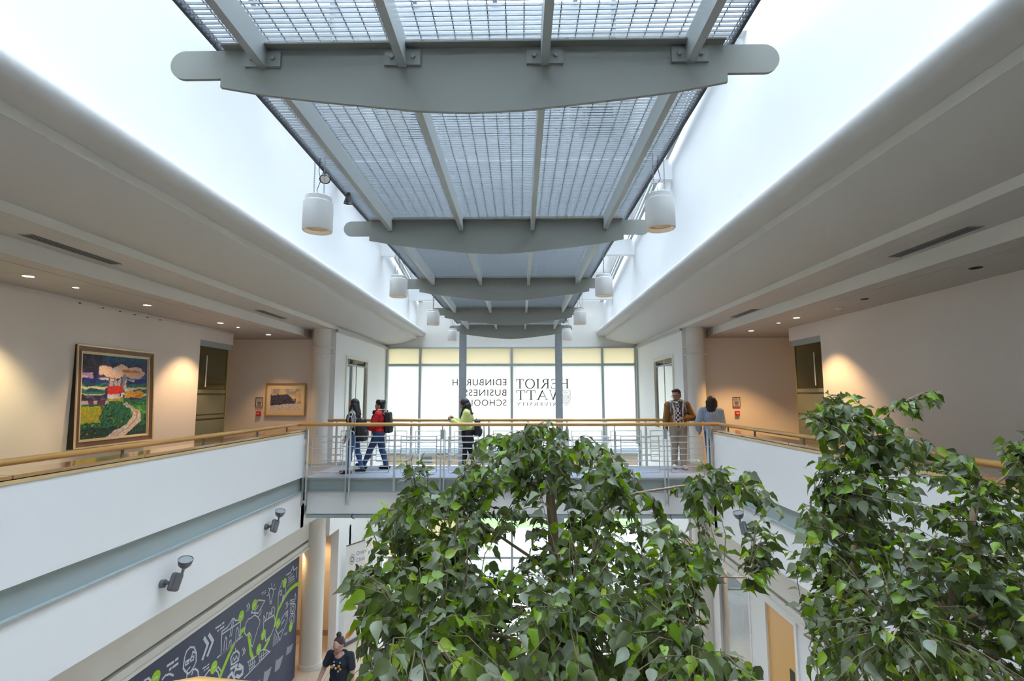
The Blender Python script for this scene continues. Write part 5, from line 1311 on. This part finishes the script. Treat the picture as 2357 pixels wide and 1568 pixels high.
blob('headphones', [('c', B.tp(.075, .035, .845), B.tp(.078, .03, .825), .026 * B.H, .026 * B.H), ('c', B.tp(.075, -.035, .845), B.tp(.078, -.03, .825), .026 * B.H, .026 * B.H)] + [('c', B.tp(.07 * math.cos(q), .06 * math.sin(q), .865), B.tp(.07 * math.cos(q + .4), .06 * math.sin(q + .4), .865), .008 * B.H, .008 * B.H) for q in [.6 + .4 * k for k in range(10)]], 'black', t, .008)
backpack('slim black backpack worn over the red jacket', loc, hd_, B, .30, .50, .15, .70, -.098)
# 3 yellow top, looking at a phone
B = Body(1.60, 1.12, legs=((9, 5, 0), (-7, 6, 0)), arms=((24, 8, 92, 14), (24, 8, 96, 14)), head=(6, -24, 0), lean=3)
B.curl = (75, 60)
loc = (-1.20, 11.9, 0)
t = person('long-haired person in pale yellow top and black skirt looking down at a phone', loc, hd_, B, 'skin_brown')
blob('jumper', B.torso(.020)[:2] + B.torso(.020)[3:] + [('e', B.tp(0, 0, .60), (.092 * B.H, .112 * B.H, .07 * B.H))] + B.arm(0, .017, upto=.93) + B.arm(1, .017, upto=.93), 'yellowcloth', t)
blob('skirt', [('e', B.tp(0, 0, .535), (.098 * B.H, .118 * B.H, .07 * B.H)), ('c', B.tp(.01, .04, .50), B.tp(.01, .045, .40), .085 * B.H, .078 * B.H), ('c', B.tp(.01, -.04, .50), B.tp(.0, -.045, .40), .085 * B.H, .078 * B.H)], 'blackcloth', t)
blob('leggings', B.leg(0, .003) + B.leg(1, .003), 'blackcloth', t)
blob('shoes', B.foot(0, .004) + B.foot(1, .004), 'shoeblack', t)
hp = B.hp; H = B.H * B.hs
hairp = [('e', hp(-.012, 0, .075), (.062 * H, .053 * H, .060 * H), B.HR), ('e', hp(-.034, 0, .035), (.042 * H, .050 * H, .06 * H), B.HR)]
for k in range(9):
    a = -1.3 + 2.6 * k / 8
    top = hp(-.035 * math.cos(a) - .012, .050 * math.sin(a), .04); mid = B.tp(-.055 + .03 * abs(math.sin(a)), .066 * math.sin(a), .82); end = B.tp(-.088 + .07 * abs(math.sin(a)), .075 * math.sin(a), .71 + .02 * math.sin(5 * k))
    hairp += [('c', top, mid, .021 * H, .020 * H), ('c', mid, end, .020 * H, .006 * H)]
hairp += [('c', hp(.015, .052, .04), B.tp(.075, .065, .80), .014 * H, .014 * H), ('c', B.tp(.075, .065, .80), B.tp(.082, .07, .71), .014 * H, .005 * H)]
blob('hair', hairp, 'hair', t, .009, 3); finish_face(B, t)
w0 = B.J['wrist1'] + B.J['fdir1'] * .10
ph_ = thing('smartphone', 'grey smartphone held by the person in the yellow top', 'phone', (loc[0] - w0.x, loc[1] - w0.y, w0.z + .015), hd_)
q = MB().box(-.075, .075, -.036, .036, -.004, .004).build('case', 'phone', ph_, bevel=.003); q.rotation_euler = (0, math.radians(24), 0)
q2 = MB().box(-.068, .068, -.032, .032, .004, .0046).build('screen', 'black', q)
backpack('black handbag behind the person in the yellow top', loc, hd_, B, .26, .40, .15, .60, -.105)
# 4 man with checked scarf
B = Body(1.80, 1.12, legs=((3, 3, 0), (-3, 4, 0)), arms=((6, 26, 78, 62), (2, 11, 8)), head=(-30, -4, 5), lean=-1)
B.curl = (40, 45)
loc = (3.70, 12.22, 0); hd_ = math.radians(262)
t = person('man in brown jacket, checked scarf and glasses standing at the right end of the bridge', loc, hd_, B, 'skin_tan')
blob('jacket', [('e', B.tp(-.012, 0, .735), (.088 * B.H, .125 * B.H, .115 * B.H)), ('e', B.tp(-.010, 0, .62), (.088 * B.H, .115 * B.H, .12 * B.H))] + B.torso(.018)[3:] + B.arm(0, .017, upto=.95) + B.arm(1, .017, upto=.95), 'tancord', t)
blob('shirt_front', [('c', B.tp(.060, y, .80), B.tp(.072, y, .56), .024 * B.H, .026 * B.H) for y in (-.030, 0, .030)], 'purple', t, .009)
blob('trousers', [B.torso(.010)[2]] + B.leg(0, .014) + B.leg(1, .014), 'chino', t)
blob('shoes', B.foot(0, .008) + B.foot(1, .008), 'shoewhite', t)
blob('collar', [('c', B.tp(.070, .055, .77), B.tp(.02, .085, .855), .014 * B.H, .022 * B.H), ('c', B.tp(.070, -.055, .77), B.tp(.02, -.085, .855), .014 * B.H, .022 * B.H), ('c', B.tp(.02, .085, .855), B.tp(-.045, 0, .872), .022 * B.H, .022 * B.H), ('c', B.tp(.02, -.085, .855), B.tp(-.045, 0, .872), .022 * B.H, .022 * B.H), ('c', B.tp(.092, .048, .56), B.tp(.078, .052, .77), .008 * B.H, .012 * B.H), ('c', B.tp(.092, -.048, .56), B.tp(.078, -.052, .77), .008 * B.H, .012 * B.H)], 'fleece', t, .009)
sc_ = [('c', B.tp(.05 * math.cos(a), .052 * math.sin(a), .855), B.tp(.05 * math.cos(a + .5), .052 * math.sin(a + .5), .855), .022 * B.H, .022 * B.H) for a in [k * .5 for k in range(13)]]
for y in (-.028, .0): sc_ += [('c', B.tp(.062, y * .4, .845), B.tp(.105, y, .74), .014 * B.H, .014 * B.H), ('c', B.tp(.105, y, .74), B.tp(.115, y - .005, .545), .014 * B.H, .013 * B.H), ('c', B.tp(.105, y + .012, .74), B.tp(.114, y + .012, .545), .012 * B.H, .012 * B.H)]
blob('scarf', sc_, 'check', t, .009, 3)
for sd in (1, -1): MB().tube([B.tp(-.05, .075 * sd, .855), B.tp(.03, .080 * sd, .858), B.tp(.083, .088 * sd, .80), B.tp(.092, .098 * sd, .72)], .017, 8).build('bag_strap', 'greystrap', t, smooth=50)
hp = B.hp; H = B.H * B.hs
blob('hair', [('e', hp(-.012, 0, .085), (.058 * H, .050 * H, .050 * H), B.HR), ('e', hp(-.034, 0, .055), (.034 * H, .043 * H, .045 * H), B.HR), ('e', hp(.030, 0, .112), (.030 * H, .040 * H, .018 * H), B.HR)], 'hairbrown', t, .009, 3)
blob('stubble', [('e', hp(.030, 0, .010), (.023 * H, .027 * H, .017 * H), B.HR)], mat('stubble_skin', (.26, .14, .09), .7), t, .008, 3)
finish_face(B, t, 'hairbrown', 'black')
# 5 blue cable-knit jumper, seen from behind
B = Body(1.64, 1.05, legs=((2, 3, 0), (-3, 4, 0)), arms=((-4, 24, 45, 20), (4, 10, 20)), head=(28, 0, 0))
loc = (4.40, 11.98, 0); hd_ = math.radians(78)
t = person('dark-haired person in pale blue cable-knit jumper seen from behind at the bridge end', loc, hd_, B, 'skin_tan')
blob('jumper', B.torso(.022)[:2] + B.torso(.022)[3:] + [('e', B.tp(0, 0, .56), (.092 * B.H, .116 * B.H, .075 * B.H))] + B.arm(0, .024, upto=.95) + B.arm(1, .024, upto=.95), 'knit', t)
blob('jeans', [B.torso(.006)[2]] + B.leg(0, .006) + B.leg(1, .006), 'denimlight', t)
blob('shoes', B.foot(0, .004) + B.foot(1, .004), 'shoewhite', t)
hp = B.hp; H = B.H * B.hs
hairp = [('e', hp(-.012, 0, .074), (.063 * H, .054 * H, .060 * H), B.HR), ('e', hp(-.030, 0, .02), (.046 * H, .054 * H, .06 * H), B.HR)]
for k in range(7):
    a = -1.45 + 2.9 * k / 6; hairp.append(('c', hp(-.04 * math.cos(a) - .006, .052 * math.sin(a), .06), hp(-.045 * math.cos(a) - .010, .058 * math.sin(a), -.062), .026 * H, .020 * H))
blob('hair', hairp, 'hair', t, .009, 3); finish_face(B, t, 'hair', 'railsteel')
# 6 on the ground floor: navy tee
B = Body(1.78, 1.22, legs=((10, 6, 0), (-8, 8, 0)), arms=((6, 14, 14), (-4, 26, 26)), head=(-14, -20, 0), lean=4)
B.curl = (45, 25)
loc = (-3.58, 10.75, GZ); hd_ = math.radians(262)
t = person('person in navy printed T-shirt and glasses walking on the ground floor below the bridge', loc, hd_, B, 'skin_pale')
blob('tee', B.torso(.010) + [('c', B.J['sh%d' % i], B.J['sh%d' % i].lerp(B.J['elbow%d' % i], .62), .048 * B.H, .044 * B.H) for i in (0, 1)] + [('e', B.tp(.040, .045, .735), (.05 * B.H, .045 * B.H, .045 * B.H)), ('e', B.tp(.040, -.045, .735), (.05 * B.H, .045 * B.H, .045 * B.H))], 'navytee', t)
blob('neckline', [('e', B.tp(.040, 0, .815), (.034 * B.H, .046 * B.H, .032 * B.H)), ('c', B.tp(.02, .045, .835), B.tp(.02, -.045, .835), .026 * B.H, .026 * B.H)], 'skin_pale', t, .009)
blob('trousers', [B.torso(.008)[2]] + B.leg(0, .010) + B.leg(1, .010), 'blackcloth', t)
blob('shoes', B.foot(0, .006) + B.foot(1, .006), 'shoeblack', t)
for k, (y, z, r, mm) in enumerate(((.035, .735, .016, 'print_or'), (-.045, .725, .018, 'print_or'), (.05, .705, .013, 'print_or'), (.0, .715, .013, 'print_wh'), (-.02, .745, .012, 'print_wh'), (.04, .765, .010, 'print_bl'), (-.03, .772, .009, 'print_wh'), (.02, .675, .012, 'print_wh'), (.01, .64, .014, 'print_rd'))):
    if mm not in M: M[mm] = mat(mm, {'print_or': (.75, .34, .02), 'print_wh': (.6, .6, .66), 'print_bl': (.12, .36, .62), 'print_rd': (.5, .01, .06)}[mm], .8)
    xx = .088 + .02 * (1 if .70 < z < .76 else 0) * (1 - abs(y) * 6) + (.004 if z < .7 else 0)
    q = MB(); q.add(*_ell(B.tp(xx, y, z), (.008 * B.H, r * B.H, r * B.H), None, 12, 8)); q.build('shirt_print', mm, t, smooth=60)
hp = B.hp; H = B.H * B.hs
blob('hair', [('e', hp(-.014, 0, .080), (.058 * H, .050 * H, .052 * H), B.HR), ('e', hp(-.036, 0, .05), (.034 * H, .044 * H, .05 * H), B.HR), ('e', hp(-.030, 0, .148), (.026 * H, .026 * H, .024 * H), B.HR)], 'hairbrown', t, .009, 3)
finish_face(B, t, 'hairbrown', 'redprint')
# 7 on the ground floor, seen from behind
B = Body(1.80, 1.1, legs=((9, 6, 0), (-9, 9, 0)), arms=((8, 9, 14), (-6, 9, 14)), head=(20, 0, 0))
loc = (3.55, 10.95, GZ); hd_ = math.radians(95)
t = person('dark-haired person in dark shirt on the ground floor, half hidden by leaves', loc, hd_, B, 'skin_brown')
blob('shirt', B.torso(.014) + [('c', B.J['sh%d' % i], B.J['sh%d' % i].lerp(B.J['elbow%d' % i], .8), .046 * B.H, .042 * B.H) for i in (0, 1)], mat('dark_speckled_cloth', (.03, .032, .05), .9, var=.8, scale=60), t)
blob('trousers', [B.torso(.008)[2]] + B.leg(0, .010) + B.leg(1, .010), 'denim', t)
blob('shoes', B.foot(0, .006) + B.foot(1, .006), 'shoeblack', t)
hp = B.hp; H = B.H * B.hs
blob('hair', [('e', hp(-.012, 0, .078), (.060 * H, .051 * H, .056 * H), B.HR), ('e', hp(-.034, 0, .045), (.038 * H, .046 * H, .055 * H), B.HR)] + [('e', hp(-.01 + .045 * math.cos(k * 2.4), .04 * math.sin(k * 2.4), .105), (.022 * H, .022 * H, .018 * H)) for k in range(10)], 'hair', t, .009, 3)
finish_face(B, t)
# ------------------------------------------------------------------ indoor ficus trees
def view_point(px, py, y):
    """point at distance y down the hall that is seen at a pixel of the 2357 x 1568 photograph"""
    v = _r2 * ((px - 1178.5) / 1178.74) - _u2 * ((py - 784) / 1178.74) + _f
    return Vector((0, 0, CAM_Z)) + v * (y / v.y)
def view_pixel(p):
    q = Vector(p) - Vector((0, 0, CAM_Z)); z = q.dot(_f)
    return 1178.5 + 1178.74 * q.dot(_r2) / z, 784 - 1178.74 * q.dot(_u2) / z

def leaf_material(name, use_attr):
    m, nt, p = _nodes(name)
    if use_attr:
        a = nt.nodes.new('ShaderNodeAttribute'); a.attribute_name = 'rnd'; src = a.outputs['Fac']
    else:
        a = nt.nodes.new('ShaderNodeObjectInfo'); src = a.outputs['Random']
    r = nt.nodes.new('ShaderNodeValToRGB'); e = r.color_ramp.elements
    stops = [(0, (.045, .062, .014)), (.24, (.070, .098, .018)), (.38, (.105, .135, .042)), (.48, (.215, .245, .160)), (.60, (.250, .280, .200)), (.66, (.075, .110, .016)), (.80, (.105, .175, .014)), (.92, (.17, .30, .012)), (1, (.28, .36, .03))]
    e[0].position = 0; e[0].color = (*stops[0][1], 1); e[1].position = 1; e[1].color = (*stops[-1][1], 1)
    for t, c in stops[1:-1]:
        q = e.new(t); q.color = (*c, 1)
    nt.links.new(src, r.inputs['Fac'])
    tc = nt.nodes.new('ShaderNodeTexCoord')
    nz = nt.nodes.new('ShaderNodeTexNoise'); nz.inputs['Scale'].default_value = 35
    nt.links.new(tc.outputs['Object'], nz.inputs['Vector'])
    mx = nt.nodes.new('ShaderNodeMix'); mx.data_type = 'RGBA'; mx.blend_type = 'MULTIPLY'; mx.inputs['Factor'].default_value = .75
    nt.links.new(r.outputs['Color'], mx.inputs['A']); nt.links.new(nz.outputs['Color'], mx.inputs['B'])
    g = nt.nodes.new('ShaderNodeMix'); g.data_type = 'RGBA'; g.blend_type = 'ADD'; g.inputs['Factor'].default_value = .25
    nt.links.new(mx.outputs['Result'], g.inputs['A']); nt.links.new(r.outputs['Color'], g.inputs['B'])
    nt.links.new(g.outputs['Result'], p.inputs['Base Color'])
    p.inputs['Roughness'].default_value = .46; p.inputs['Specular IOR Level'].default_value = .6
    tl = nt.nodes.new('ShaderNodeBsdfTranslucent')
    hs = nt.nodes.new('ShaderNodeHueSaturation'); hs.inputs['Value'].default_value = 2.6; hs.inputs['Saturation'].default_value = 1.1
    nt.links.new(r.outputs['Color'], hs.inputs['Color']); nt.links.new(hs.outputs['Color'], tl.inputs['Color'])
    ms = nt.nodes.new('ShaderNodeMixShader'); ms.inputs[0].default_value = .27
    nt.links.new(p.outputs[0], ms.inputs[1]); nt.links.new(tl.outputs[0], ms.inputs[2])
    nt.links.new(ms.outputs[0], nt.nodes['Material Output'].inputs[0])
    return m
M['leafobj'] = leaf_material('ficus_leaf', False)
M['leafmass'] = leaf_material('ficus_leaf_mass', True)
M['bark'] = mat('ficus_bark', (.38, .265, .175), .8, var=.3, scale=18, stretch=(1, 1, .25), bump=.4, bscale=30)
M['twig'] = mat('ficus_twig', (.16, .115, .065), .8, var=.3, scale=30)
M['soil'] = mat('planter_soil', (.05, .035, .025), .95, var=.4, scale=20, bump=.5, bscale=30)

def leaf_shape(fold, droop, twist, wide=.9):
    st = [(0, 0), (.06, .17 * wide), (.20, .33 * wide), (.37, .335 * wide), (.55, .25 * wide), (.77, .085 * wide), (1.0, 0)]
    wav = [0, .03, -.035, .04, -.03, .02, 0]
    vs = []; fs = []
    for i, (x, w) in enumerate(st):
        z = -droop * x * x
        if w == 0: vs.append((x, 0, z))
        else:
            k = twist * (x - .5)
            vs += [(x, -w, z + w * fold + k * w + wav[i]), (x, 0, z), (x, w, z + w * fold - k * w - wav[i])]
    idx = lambda i: 1 + 3 * (i - 1)
    fs += [(0, idx(1) + 1, idx(1)), (0, idx(1) + 2, idx(1) + 1)]
    for i in range(1, 5):
        a, b = idx(i), idx(i + 1)
        fs += [(a, a + 1, b + 1, b), (a + 1, a + 2, b + 2, b + 1)]
    e = len(vs) - 1; a = idx(5)
    fs += [(a, a + 1, e), (a + 1, a + 2, e)]
    return np.array(vs), fs
LEAVES = [leaf_shape(.35, .22, .25, .95), leaf_shape(.5, .34, -.4, .8), leaf_shape(.22, .10, .5, 1.0), leaf_shape(.75, .45, .1, .9), leaf_shape(.45, .05, -.6, .75), leaf_shape(.3, .55, .3, .85)]
LEAF_ME = []
for vs, fs in LEAVES:
    me = bpy.data.meshes.new('leaf'); me.from_pydata([tuple(v) for v in vs], [], fs); me.materials.append(M['leafobj'])
    me.polygons.foreach_set('use_smooth', [True] * len(me.polygons)); LEAF_ME.append(me)

def in_poly(x, y, poly):
    c = False; j = len(poly) - 1
    for i in range(len(poly)):
        xi, yi = poly[i]; xj, yj = poly[j]
        if (yi > y) != (yj > y) and x < (xj - xi) * (y - yi) / (yj - yi) + xi: c = not c
        j = i
    return c

HOLES = [[(1236, 1135), (1300, 1135), (1304, 1222), (1244, 1222)], [(1120, 1225), (1235, 1220), (1235, 1290), (1170, 1300), (1125, 1275)], [(880, 1215), (930, 1225), (920, 1290), (880, 1290)]]
def ficus(label, base, stems, regions, seed, leaf_len=.085):
    rng = random.Random(seed)
    root = thing('ficus_tree', label, 'tree', base, 0, 'tall indoor ficus trees')
    bv = Vector(base)
    nodes = []          # points of stems that twigs may grow from
    for si, (pts, r0, r1) in enumerate(stems):
        P_ = [Vector(p) for p in pts]; pp = []; rr_ = []
        n = 5 * (len(P_) - 1)
        for k in range(n + 1):           # smooth through the points
            t = k / n * (len(P_) - 1); i = min(int(t), len(P_) - 2); f = t - i
            p0, p1, p2, p3 = P_[max(i - 1, 0)], P_[i], P_[i + 1], P_[min(i + 2, len(P_) - 1)]
            q = .5 * ((2 * p1) + (p2 - p0) * f + (2 * p0 - 5 * p1 + 4 * p2 - p3) * f * f + (3 * p1 - p0 - 3 * p2 + p3) * f ** 3)
            q += Vector((rng.uniform(-1, 1), rng.uniform(-1, 1), 0)) * .006
            pp.append(q); rr_.append(r0 + (r1 - r0) * k / n)
        MB().tube([p - bv for p in pp], rr_ if r0 > .03 else [q * .62 for q in rr_], 12 if si == 0 else 9).build('trunk' if si == 0 else 'branch', 'bark', root, smooth=50)
        nodes += [(p, r_) for p, r_ in zip(pp, rr_) if p.z > -1.2]
    twig = MB(); limb = []
    leaves = []
    for (poly, n, y_at, ln) in regions:
        xs = [p[0] for p in poly]; ys = [p[1] for p in poly]
        made = 0; tries = 0; n = int(n * 1.28)
        while made < n and tries < n * 40:
            tries += 1
            px = rng.uniform(min(xs), max(xs)); py = rng.uniform(min(ys), max(ys))
            if not in_poly(px, py, poly): continue
            if any(in_poly(px, py, h) for h in HOLES): continue
            ya, yb = y_at(px, py)
            tip = view_point(px, py, ya + (yb - ya) * rng.random() ** 1.15)
            if tip.x > 3.75: continue
            made += 1
            # nearest stem point below the tip
            best = min(nodes, key=lambda q: (q[0] - tip).length + .5 * max(0, q[0].z - tip.z))[0]
            d = best - tip; L_ = min(d.length * .8, rng.uniform(.28, .52) * ln)
            st = tip + d.normalized() * L_ + Vector((0, 0, .04 * L_))
            mid = st.lerp(tip, .5) + Vector((rng.uniform(-.03, .03), rng.uniform(-.03, .03), .10 * L_))
            twig.tube([st - bv, mid - bv, tip - bv], [.0016, .0026, .0013], 4, caps=False)
            if rng.random() < .30 and d.length > L_ * 1.3:
                m2 = best.lerp(st, .5) + Vector((rng.uniform(-.05, .05), rng.uniform(-.05, .05), rng.uniform(-.06, .02)))
                limb.append([best - bv, m2 - bv, st - bv])
            nl = rng.randint(7, 10)
            for k in range(nl):
                t = .04 + .96 * k / (nl - 1)
                p = st * (1 - t) ** 2 + mid * 2 * t * (1 - t) + tip * t * t
                tg = ((mid - st) * (1 - t) + (tip - mid) * t).normalized()
                sd = tg.cross(Vector((0, 0, 1)))
                if sd.length < .1: sd = Vector((1, 0, 0))
                sd.normalize(); sgn = 1 if k % 2 else -1
                ax = tg * rng.uniform(.2, .9) + sd * sgn * rng.uniform(.3, .9) + Vector((0, 0, -rng.uniform(.15, 1.0))) + Vector((rng.uniform(-.3, .3), rng.uniform(-.3, .3), 0))
                ax.normalize()
                nr = Vector((rng.uniform(-1, 1), rng.uniform(-1, .8), rng.uniform(.15, 1.0)))
                nr = (nr - ax * nr.dot(ax)).normalized()
                q0 = p + ax * .012
                twig.tube([p - bv, q0 - bv], [.0012, .0012], 3, caps=False)
                S_ = leaf_len * rng.uniform(.68, 1.18)
                leaves.append((q0, ax, nr, S_, rng.randrange(6), rng.random()))
    tw = twig.mesh('twigs', 'twig', fix=False); to = link('twigs', tw, root); to['kind'] = 'stuff'
    for l in limb[:44]:
        MB().tube(l, [.006, .0045, .0022], 6).build('branch', 'bark', root, smooth=60)
    # the 300 leaves that show largest are parts of their own
    order = sorted(range(len(leaves)), key=lambda i: leaves[i][0].y); cell = {}; single = set()
    for i in order:
        x, y = view_pixel(leaves[i][0] + leaves[i][1] * leaves[i][3] * .5)
        if not (0 < x < 2357 and 0 < y < 1568): continue
        c = (int(x // 26), int(y // 26))
        if cell.get(c): continue
        cell[c] = 1; single.add(i)
        if len(single) >= 300: break
    V = []; F_ = []; A = []
    off = 0
    for i, (p, ax, nr, S_, kind, rv) in enumerate(leaves):
        bx_ = nr.cross(ax)
        if i in single:
            o = bpy.data.objects.new('leaf', LEAF_ME[kind]); COL.objects.link(o); o.parent = root
            q = p - bv
            o.matrix_local = Matrix(((ax.x * S_, bx_.x * S_, nr.x * S_, q.x), (ax.y * S_, bx_.y * S_, nr.y * S_, q.y), (ax.z * S_, bx_.z * S_, nr.z * S_, q.z), (0, 0, 0, 1)))
        else:
            vs, fs = LEAVES[kind]
            R = np.array([[ax.x, bx_.x, nr.x], [ax.y, bx_.y, nr.y], [ax.z, bx_.z, nr.z]]) * S_
            V.append(vs @ R.T + np.array(p - bv)); F_ += [tuple(k + off for k in f) for f in fs]; A += [rv] * len(fs); off += len(vs)
    me = bpy.data.meshes.new('foliage'); me.from_pydata(np.concatenate(V).tolist(), [], F_)
    me.polygons.foreach_set('use_smooth', [True] * len(me.polygons))
    at = me.attributes.new('rnd', 'FLOAT', 'FACE'); at.data.foreach_set('value', A)
    me.materials.append(M['leafmass'])
    fo = link('foliage', me, root); fo['kind'] = 'stuff'
    return root

def planter(x, y, label, w=.42):
    t = thing('planter', label, 'planter', (x, y, GZ), 0, 'square planters of the trees')
    b = MB()
    for x0, x1, y0, y1 in ((-w, w, -w, -w + .04), (-w, w, w - .04, w), (-w, -w + .04, -w + .04, w - .04), (w - .04, w, -w + .04, w - .04)): b.box(x0, x1, y0, y1, 0, .62)
    b.build('box', 'white', t)
    MB().box(-w + .04, w - .04, -w + .04, w - .04, .0, .54).build('soil', 'soil', t)
def lerp_y(top, bot, a0, a1, b0, b1):
    def f(px, py):
        t = max(0, min(1, (py - top) / (bot - top))); return a0 + (b0 - a0) * t, a1 + (b1 - a1) * t
    return f
vp = view_point
# the centre tree
cb = (.34, 3.45, GZ + .54)
c_stems = [([cb, (.36, 3.45, -2.6), vp(1285, 1420, 3.45), vp(1272, 1200, 3.42), vp(1262, 1120, 3.42)], .050, .026),
           ([vp(1268, 1160, 3.42), vp(1240, 1080, 3.42), vp(1215, 1010, 3.40)], .016, .006), ([vp(1268, 1150, 3.42), vp(1290, 1070, 3.45), vp(1330, 1020, 3.5)], .014, .005),
           ([vp(1280, 1330, 3.45), vp(1160, 1240, 3.3), vp(1040, 1180, 3.2), vp(960, 1170, 3.2)], .018, .006), ([vp(1275, 1280, 3.42), vp(1400, 1160, 3.3), vp(1560, 1120, 3.2), vp(1700, 1110, 3.1)], .020, .006),
           ([vp(1285, 1430, 3.45), vp(1100, 1330, 3.0), vp(930, 1300, 2.8), vp(850, 1330, 2.7)], .020, .006), ([vp(1285, 1450, 3.45), vp(1450, 1360, 3.0), vp(1620, 1330, 2.7), vp(1720, 1330, 2.6)], .020, .006),
           ([vp(1300, 1540, 3.45), vp(1200, 1480, 2.8), vp(1080, 1450, 2.4), vp(960, 1460, 2.2)], .020, .006), ([vp(1300, 1560, 3.45), vp(1420, 1480, 2.7), vp(1550, 1480, 2.3), vp(1640, 1500, 2.1)], .020, .006),
           ([vp(1300, 1560, 3.45), vp(1320, 1450, 2.8), vp(1320, 1430, 2.3)], .018, .006)]
yc = lerp_y(940, 1568, 3.15, 3.75, 1.62, 3.5)
c_reg = [
 ([(1195, 985), (1225, 955), (1290, 975), (1345, 1000), (1440, 1030), (1450, 1090), (1350, 1110), (1180, 1110), (1090, 1110), (1060, 1075), (1110, 1040), (1140, 1000)], 70, yc, .8),
 ([(1110, 1030), (1440, 1040), (1480, 1130), (1430, 1230), (1180, 1230), (1010, 1150), (1070, 1080)], 84, yc, .9),
 ([(925, 1050), (960, 1050), (985, 1080), (940, 1075)], 4, lambda a, b: (3.05, 3.2), .8),
 ([(1090, 1010), (1120, 1010), (1110, 1040), (1080, 1035)], 4, lambda a, b: (3.05, 3.2), .8),
 ([(960, 1110), (1010, 1130), (1080, 1170), (1130, 1230), (1060, 1260), (930, 1235), (850, 1225), (850, 1195), (900, 1160)], 60, yc, .9),
 ([(1590, 1060), (1650, 1055), (1720, 1070), (1780, 1120), (1800, 1170), (1790, 1230), (1700, 1230), (1600, 1190), (1540, 1150)], 26, lerp_y(1050, 1250, 2.85, 3.4, 2.6, 3.3), .9),
 ([(1700, 1230), (1790, 1230), (1780, 1290), (1740, 1350), (1715, 1300)], 7, lambda a, b: (2.6, 3.0), .8),
 ([(900, 1250), (1100, 1230), (1300, 1210), (1520, 1190), (1640, 1230), (1655, 1290), (1630, 1340), (1600, 1440), (1400, 1440), (1100, 1430), (830, 1440), (795, 1400), (800, 1340), (830, 1300)], 260, yc, 1.0),
 ([(815, 1400), (1600, 1400), (1590, 1500), (1620, 1640), (800, 1640), (830, 1500)], 230, yc, 1.0),
 ([(1560, 1470), (1660, 1490), (1740, 1540), (1760, 1640), (1560, 1640)], 16, lerp_y(1450, 1568, 1.95, 2.6, 1.85, 2.6), 1.0),
]
ficus('wide leafy ficus tree in the middle, before the footbridge', cb, c_stems, c_reg, 11, .076)
planter(cb[0], cb[1], 'white square planter of the middle ficus tree')
# the right-hand tree, two stems
rb = (2.30, 3.55, GZ + .54)
r_stems = [([rb, (2.2, 3.55, -2.6), vp(1945, 1530, 3.55), vp(1965, 1300, 3.5), vp(1990, 1180, 3.5), vp(2000, 1020, 3.5), vp(2010, 960, 3.5)], .046, .018),
           ([(2.28, 3.5, -2.4), vp(2150, 1520, 3.3), vp(2200, 1350, 3.25), vp(2240, 1190, 3.25), vp(2250, 1100, 3.3)], .040, .014),
           ([vp(1950, 1420, 3.5), vp(1900, 1290, 3.3), vp(1872, 1200, 3.2), vp(1868, 1150, 3.2)], .016, .008),
           ([vp(2005, 1060, 3.5), vp(1930, 980, 3.4), vp(1860, 960, 3.3)], .014, .004), ([vp(2008, 990, 3.5), vp(2060, 940, 3.5), vp(2120, 905, 3.5), vp(2170, 898, 3.5)], .007, .002),
           ([vp(2245, 1160, 3.25), vp(2330, 1080, 3.2), vp(2400, 1020, 3.2)], .014, .005), ([vp(2215, 1300, 3.25), vp(2330, 1230, 3.0), vp(2480, 1200, 2.9)], .016, .005),
           ([vp(2180, 1440, 3.3), vp(2300, 1400, 2.8), vp(2450, 1420, 2.6)], .016, .005), ([vp(1950, 1480, 3.5), vp(1900, 1450, 3.1), vp(1850, 1460, 3.0)], .012, .004), ([vp(2180, 1480, 3.3), vp(2100, 1440, 2.8), vp(2060, 1450, 2.5)], .014, .005)]
yr_ = lerp_y(900, 1568, 3.15, 3.8, 2.25, 3.8)
r_reg = [
 ([(1850, 975), (1870, 945), (1930, 925), (2010, 935), (2050, 960), (2110, 1000), (2100, 1070), (1960, 1080), (1880, 1070), (1900, 1010)], 74, yr_, .8),
 ([(1890, 905), (1950, 900), (1970, 930), (1900, 930)], 6, lambda a, b: (3.3, 3.6), .7),
 ([(2070, 920), (2130, 900), (2185, 915), (2160, 925), (2090, 950)], 8, lambda a, b: (3.4, 3.6), .7),
 ([(2100, 1000), (2180, 1030), (2260, 1060), (2300, 1080), (2357, 1050), (2500, 1050), (2500, 1250), (2080, 1250), (2060, 1090)], 105, yr_, .9),
 ([(2285, 1000), (2310, 985), (2350, 990), (2420, 985), (2420, 1050), (2300, 1050)], 8, lambda a, b: (3.0, 3.3), .7),
 ([(1880, 1075), (2090, 1080), (2100, 1250), (1850, 1260), (1840, 1210), (1880, 1150)], 72, yr_, .9),
 ([(1790, 1270), (2100, 1240), (2500, 1240), (2560, 1400), (1880, 1420), (1830, 1380), (1850, 1330)], 165, yr_, 1.0),
 ([(1880, 1400), (2560, 1380), (2560, 1640), (1890, 1640)], 180, yr_, 1.0),
]
ficus('two-stemmed leafy ficus tree at the right edge, before the blank gallery wall', rb, r_stems, r_reg, 23, .075)
planter(rb[0], rb[1], 'white square planter of the right-hand ficus tree')
